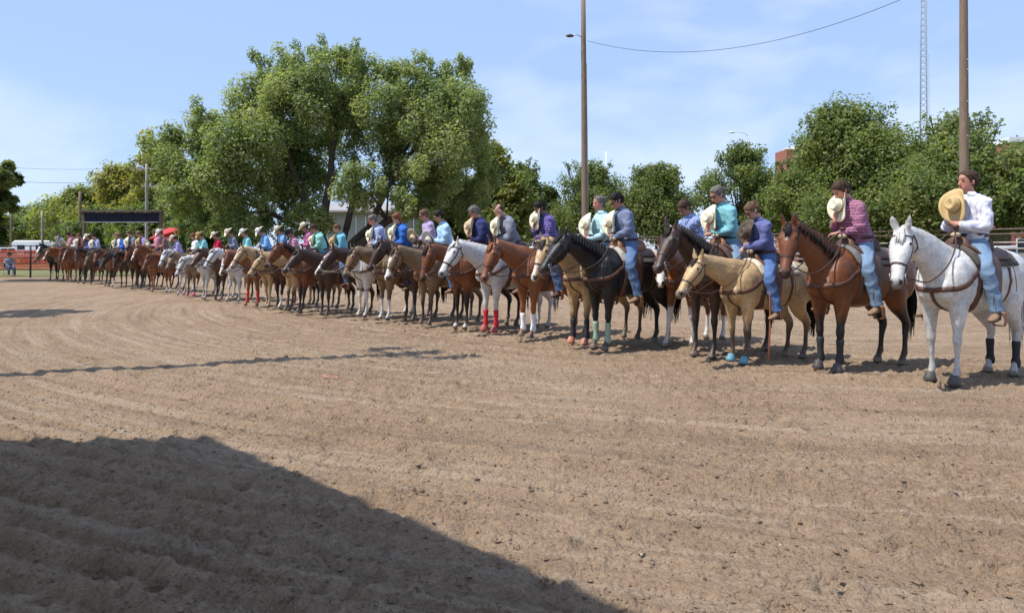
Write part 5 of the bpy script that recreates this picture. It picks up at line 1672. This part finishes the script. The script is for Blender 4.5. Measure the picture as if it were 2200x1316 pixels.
mounted((1462, 743), 'sorrel and white paint horse with broad blaze and white legs', 'rider in blue striped shirt covering the face with one hand', 0, -130, 1.0,
        dict(coat='sorrel', neck=26, nyaw=10, head=62, hyaw=8, blaze=1.7, socks=(.62, .62, .4, .4), legs=(-.12, .22, 0, 0), pad=(.08, .05, .05), mane_side=-1),
        dict(shirt=S_bluestripe, jeans=J, hair='brown', skin='tanned', bow=45, lean=12), 'F', hatc='grey', hat_label='pale grey hat held low by the rider in blue stripes')
mounted((1290, 750), 'black horse with pale green leg boots and brown breast collar', 'rider in steel blue shirt and sunglasses on the black horse', 0, -144, 1.05,
        dict(coat='black', neck=31, nyaw=-2, head=48, hyaw=3, boots=(.27, .37, .27), pad=(.45, .40, .33), mane_side=1, legs=(.03, -.03, .0, -.08)),
        dict(shirt=S_steel, jeans=J, hair='dark', skin='tanned', bow=39, lean=6, glasses=True), 'B', 'cream', 'cream hat held by the rider on the black horse with green boots', dz=.02)
mounted((1243, 740), 'dun horse with dark legs and salmon hoof boots beside the black horse', 'rider in pale aqua shirt just left of the steel blue shirt', 1, -140, 1.03,
        dict(coat='buckskin', neck=30, nyaw=2, head=64, bell=(.50, .20, .13), boots=(.02, .02, .03), pad=(.2, .08, .06), blaze=.8),
        dict(shirt=S_pale, jeans=JL, hair='grey', skin='ruddy', bow=6, lean=1), 'B', 'cream', 'cream hat held by the rider in pale aqua', dz=.04)
mounted((1132, 724), 'sorrel horse with tall white boots on its front legs', 'rider in violet plaid shirt behind a raised pale hat', 0, -141, 1.04,
        dict(coat='sorrel', neck=26, nyaw=3, head=66, hyaw=5, boots=(.78, .78, .80), pad=(.06, .06, .08), mane_side=-1, legs=(.02, -.02, 0, 0)),
        dict(shirt=S_plaidpurple, jeans=J, hair='dark', skin='brown', bow=39, lean=9, boots='dark'), 'A', 'cream', 'pale straw hat raised before the violet plaid rider', dz=.16)
mounted((1052, 713), 'dapple grey horse with red leg boots', 'rider in slate grey shirt with head bowed on the grey with red boots', 1, -141, 1.05,
        dict(coat='grey', neck=25, nyaw=2, head=56, boots=(.55, .02, .04), bell=(.40, .10, .09), pad=(.05, .05, .06)),
        dict(shirt=S_grey, jeans=JD, hair='brown', skin='fair', bow=51, lean=14, bald=True), 'A', 'cream', 'cream hat held out by the rider on the grey with red boots', dz=.06, dx=.06)
mounted((990, 707), 'bay horse with dark forelock left of the grey with red boots', 'rider in navy shirt with dark glasses and bowed head', 1, -140, 1.03,
        dict(coat='bay', neck=24, nyaw=6, head=72, pad=(.45, .17, .05), socks=(.12, .12, 0, 0)),
        dict(shirt=S_navy, jeans=JD, hair='grey', skin='ruddy', bow=39, lean=8, glasses=True, chub=1.12), 'A', 'tan', 'tan hat held by the rider in navy', dz=.08)
mounted((915, 697), 'dun horse with white blaze and orange saddle blanket', 'rider in light blue plaid shirt left of the navy shirt', 1, -139, 1.0,
        dict(coat='dun', neck=24, nyaw=4, head=68, blaze=1.5, pad=(.50, .16, .06)),
        dict(shirt=S_lbplaid, jeans=J, hair='dark', skin='tanned', bow=33, lean=8, longhair=False), 'D', 'grey', 'pale hat resting upside down before the light blue plaid rider')
mounted((880, 688), 'dark brown horse standing behind the dun with blaze', 'rider in lavender shirt with navy tie and glasses', 1, -138, 1.04,
        dict(coat='brown', neck=30, nyaw=2, head=60, pad=(.06, .06, .08)),
        dict(shirt=S_lav, jeans=JD, hair='lightbrown', skin='ruddy', bow=27, lean=6, tie=True, glasses=True), 'D', 'tan', 'tan hat held low by the rider in lavender')
mounted((826, 687), 'buckskin horse with two tall white front stockings', 'rider in royal blue shirt just right of the pale blue shirt', 1, -139, 1.0,
        dict(coat='dun', neck=24, nyaw=0, head=66, socks=(.46, .46, 0, 0), pad=(.12, .05, .04), rope=True),
        dict(shirt=S_royal, jeans=JD, hair='reddish', skin='fair', bow=35, lean=8, longhair=True), 'A', 'cream', 'cream hat held by the rider in royal blue near the shed', dz=.06)
mounted((778, 681), 'brown and white paint horse with dark head', 'rider in pale blue shirt before the white shed', 1, -139, 1.0,
        dict(coat='brown', neck=22, nyaw=0, head=52, pinto=3, blaze=1.0, pad=(.3, .06, .05), rope=True),
        dict(shirt=S_paleblue, jeans=J, hair='grey', skin='ruddy', bow=33, lean=12), 'A', 'cream', 'cream hat held by the pale blue rider before the shed', dz=.02)
mounted((697, 677), 'dark brown horse under the rider in cyan at the tree trunk', 'rider in cyan shirt with a straw hat at the tree trunk', 1, -136, .94,
        dict(coat='brown', neck=27, nyaw=4, head=48, pad=(.1, .05, .04)),
        dict(shirt=S_cyan, jeans=J, hair='lightbrown', skin='fair', bow=31, lean=7, boots='dark'), 'A', 'straw', 'straw hat held by the rider in cyan', dz=.02, rs=.86)
FAR = [
 # rider px, horse kw, rider kw, pose, hat, worn hat, horse words, rider words, hat words
 (686, dict(coat='bay', neck=26, head=52, mane_side=1), dict(shirt=S_mint, hair='brown'), 'A', 'cream', None, 'bay horse with glossy black mane under the mint shirted rider', 'rider in mint green shirt holding a cream hat', 'cream hat held by the rider in mint green'),
 (662, dict(coat='buckskin', neck=20, head=58), dict(shirt=S_magenta), 'W', None, 'cream', 'golden buckskin horse under the rider in magenta', 'rider in magenta shirt and cream hat', None),
 (634, dict(coat='darkbay', neck=24, head=62, socks=(.4, 0, 0, 0)), dict(shirt=S_rose), 'W', None, 'black', 'dark bay horse under the rider in the black hat', 'rider in black hat and rose plaid shirt', None),
 (606, dict(coat='palomino', neck=27, head=62, blaze=1.2), dict(shirt=S_lightblue), 'W', None, 'cream', 'palomino horse with white blaze right of a sorrel with red boots', 'rider in light blue shirt and cream hat beside the black hat', None),
 (572, dict(coat='sorrel', neck=24, head=58, blaze=1.5, boots=(.5, .05, .04)), dict(shirt=S_lightblue), 'W', None, 'white', 'sorrel horse with blaze and red leg boots', 'rider in light blue shirt and white hat left of his twin', None),
 (532, dict(coat='grey', neck=20, head=60), dict(shirt=S_aqua), 'W', None, 'white', 'grey horse with white legs under the aqua shirted rider', 'rider in aqua shirt with wide white hat', None),
 (503, dict(coat='darkbay', neck=26, head=52), dict(shirt=S_navyplaid), 'W', None, 'cream', 'dark bay horse under the navy plaid rider', 'rider in navy plaid shirt and cream hat', None),
 (468, dict(coat='grey', neck=18, head=58), dict(shirt=S_red), 'W', None, 'cream', 'pale grey horse under the rider in crimson', 'rider in crimson shirt and cream hat', None),
 (436, dict(coat='dun', neck=26, head=56, bell=(.65, .12, .22)), dict(shirt=S_aqua), 'W', None, 'straw', 'dun horse with pink hoof boots', 'rider in aqua shirt with golden straw hat', None),
 (419, dict(coat='grey', neck=20, head=60), dict(shirt=S_offwhite, longhair=True, hair='reddish'), 'W', None, None, 'white horse under the off white shirt beside the straw hat', 'rider in off white shirt left of the golden straw hat', None),
 (383, dict(coat='chestnut', neck=24, head=64, socks=(.2, .2, .3, .3)), dict(shirt=S_lilac), 'W', None, 'cream', 'chestnut horse with pale socks under the lilac shirted rider', 'rider in lilac shirt with cream hat bowed low', None),
 (350, dict(coat='sorrel', neck=34, head=62, blaze=1.4), dict(shirt=S_brown), 'W', None, 'white', 'sorrel horse with blaze beneath the red canopy', 'rider in brown shirt below the red canopy', None),
 (335, dict(coat='bay', neck=24, head=58), dict(shirt=S_pinkplain, hair='lightbrown'), 'D', 'cream', None, 'bay horse at the right end of the scoreboard', 'rider in dusty pink shirt at the right scoreboard post', 'cream hat held by the rider in dusty pink'),
 (310, dict(coat='darkbay', neck=22, head=60, mane_side=1), dict(shirt=S_lilac, hair='lightbrown'), 'A', 'straw', None, 'dark bay horse with black mane below the scoreboard', 'rider in lilac shirt below the scoreboard holding a straw hat', 'straw hat held by the lilac rider below the scoreboard'),
 (286, dict(coat='brown', neck=20, head=62), dict(shirt=S_grey, hair='lightbrown'), 'A', 'cream', None, 'dark brown horse under the slate shirted rider below the scoreboard', 'rider in slate grey shirt below the scoreboard', 'cream hat held by the slate shirted rider below the scoreboard'),
 (264, dict(coat='bay', neck=26, head=60, socks=(.3, 0, 0, 0)), dict(shirt=S_royal, hair='lightbrown'), 'W', None, None, 'bay horse with one white sock below the scoreboard', 'bareheaded rider in royal blue shirt below the scoreboard', None),
 (254, dict(coat='dun', neck=22, head=56), dict(shirt=S_offwhite, hair='blond'), 'A', 'cream', None, 'tan horse beside the royal blue rider', 'rider in off white shirt left of the bareheaded royal blue one', 'cream hat held by the off white rider below the scoreboard'),
 (208, dict(coat='darkbay', neck=24, head=60), dict(shirt=S_paleblue, hair='dark'), 'A', 'cream', None, 'dark bay horse under the pale blue rider near the left scoreboard post', 'rider in pale blue shirt left of the scoreboard middle', 'cream hat held by the pale blue rider near the left scoreboard post'),
 (195, dict(coat='bay', neck=26, head=58, blaze=1.5), dict(shirt=S_royal), 'W', None, 'cream', 'bay horse with white blaze near the left scoreboard post', 'rider in royal blue shirt and cream hat near the left scoreboard post', None),
 (176, dict(coat='chestnut', neck=22, head=62), dict(shirt=S_brown, hair='reddish'), 'A', 'tan', None, 'chestnut horse at the left scoreboard post', 'rider in brown shirt at the left scoreboard post', 'tan hat held by the rider at the left scoreboard post'),
 (159, dict(coat='sorrel', neck=26, head=64, blaze=1.4), dict(shirt=S_offwhite, hair='brown'), 'D', 'tan', None, 'sorrel horse with blaze fourth from the left end', 'rider in off white shirt fourth from the left end', 'tan hat held low fourth from the left end'),
 (146, dict(coat='dun', neck=24, head=58), dict(shirt=S_pinkplain, hair='dark'), 'D', 'tan', None, 'dun horse third from the left end', 'rider in dusty pink shirt third from the left end', 'tan hat held low third from the left end'),
 (131, dict(coat='black', neck=36, head=40, blaze=1.6), dict(shirt=S_offwhite, hair='reddish'), 'A', 'cream', None, 'black horse with blaze at the left end looking left', 'leftmost rider in off white shirt lifting a cream hat', 'cream hat lifted by the leftmost rider'),
]
HL_X = np.array([100, 150, 350, 555, 697, 826]); HL_Y = np.array([604, 606, 627, 657, 677, 687])
for i, (px, hk, rk, pose, hc, worn, hl_, rl_, htl) in enumerate(FAR):
    y0 = float(np.interp(px, HL_X, HL_Y))
    hx = px - 36 * (y0 - HOR) / 139 * 1.0
    rnd = random.Random(px)
    y0 = float(np.interp(hx, HL_X, HL_Y)) + rnd.uniform(-3.0, 2.0) * (1 if px > 300 else .5)
    hk = dict(hk); rk = dict(rk)
    hk.setdefault('nyaw', rnd.uniform(-12, 18)); hk.setdefault('pad', rnd.choice([(.10, .05, .04), (.05, .05, .07), (.35, .30, .24), (.22, .06, .05)]))
    hk['neck'] += rnd.uniform(-9, 12); hk['head'] += rnd.uniform(-8, 14); hk['hyaw'] = rnd.uniform(-28, 36); hk.setdefault('mane_side', rnd.choice((-1, 1)))
    hk['legs'] = tuple(rnd.uniform(-.14, .14) for _ in range(4))
    rk.setdefault('hair', 'brown'); rk.setdefault('skin', rnd.choice(['fair', 'ruddy', 'tanned']))
    rk.setdefault('bow', rnd.uniform(28, 52)); rk.setdefault('lean', rnd.uniform(4, 14)); rk.setdefault('chub', rnd.uniform(.94, 1.14)); rk.setdefault('jeans', rnd.choice([J, JL, JD, JB]))
    mounted((hx, y0), hl_, rl_, 1 if px > 560 else 2, -138 + 24 * min(1, max(0, (800 - px) / 600)) + rnd.uniform(-10, 10), (rnd.uniform(.88, .98) if 375 < px < 720 else rnd.uniform(.95, 1.06)), hk, rk, pose, hc, htl, dz=.22 if px == 131 else rnd.uniform(0, .06), wear=worn, rs=rnd.uniform(.82, .88) if 375 < px < 720 else rnd.uniform(.95, 1.02))
# ------------------------------------------------------------------ spectator by the left gate
ch_p = at(20, HOR, 43.2)
ch = empty('folding_chair', (ch_p.x, ch_p.y, .03), R(-40), 'dark folding chair under the spectator at the left gate', 'chair')
m_ = MB(); m_.box((0, 0, .43), (.48, .50, .03)); link('seat', m_.mesh('seat', False), M_black, ch)
m_ = MB(); m_.box((-.24, 0, .68), (.03, .50, .36)); link('backrest', m_.mesh('backrest', False), M_black, ch)
for sx in (-1, 1):
    for sy in (-1, 1):
        m_ = MB(); m_.tube([(sx * .22, sy * .23, 0), (-sx * .02 + sx * .2, sy * .23, .43 if sx > 0 else .86)], .012, n=6); link('leg', m_.mesh('leg'), M_steel, ch)
person('spectator in grey shirt sitting on a chair by the left gate', 'spectators', Matrix.Translation((ch_p.x, ch_p.y, .49)) @ Matrix.Rotation(R(-40), 4, 'Z'), 2, shirt=S_grey, jeans=JD, hair='dark', skin='tanned', bow=6, lean=-4, seated='chair', hands=((.32, .12, .12), (.32, -.12, .12)), hat='black')

bpy.data.scenes.remove(WORK)
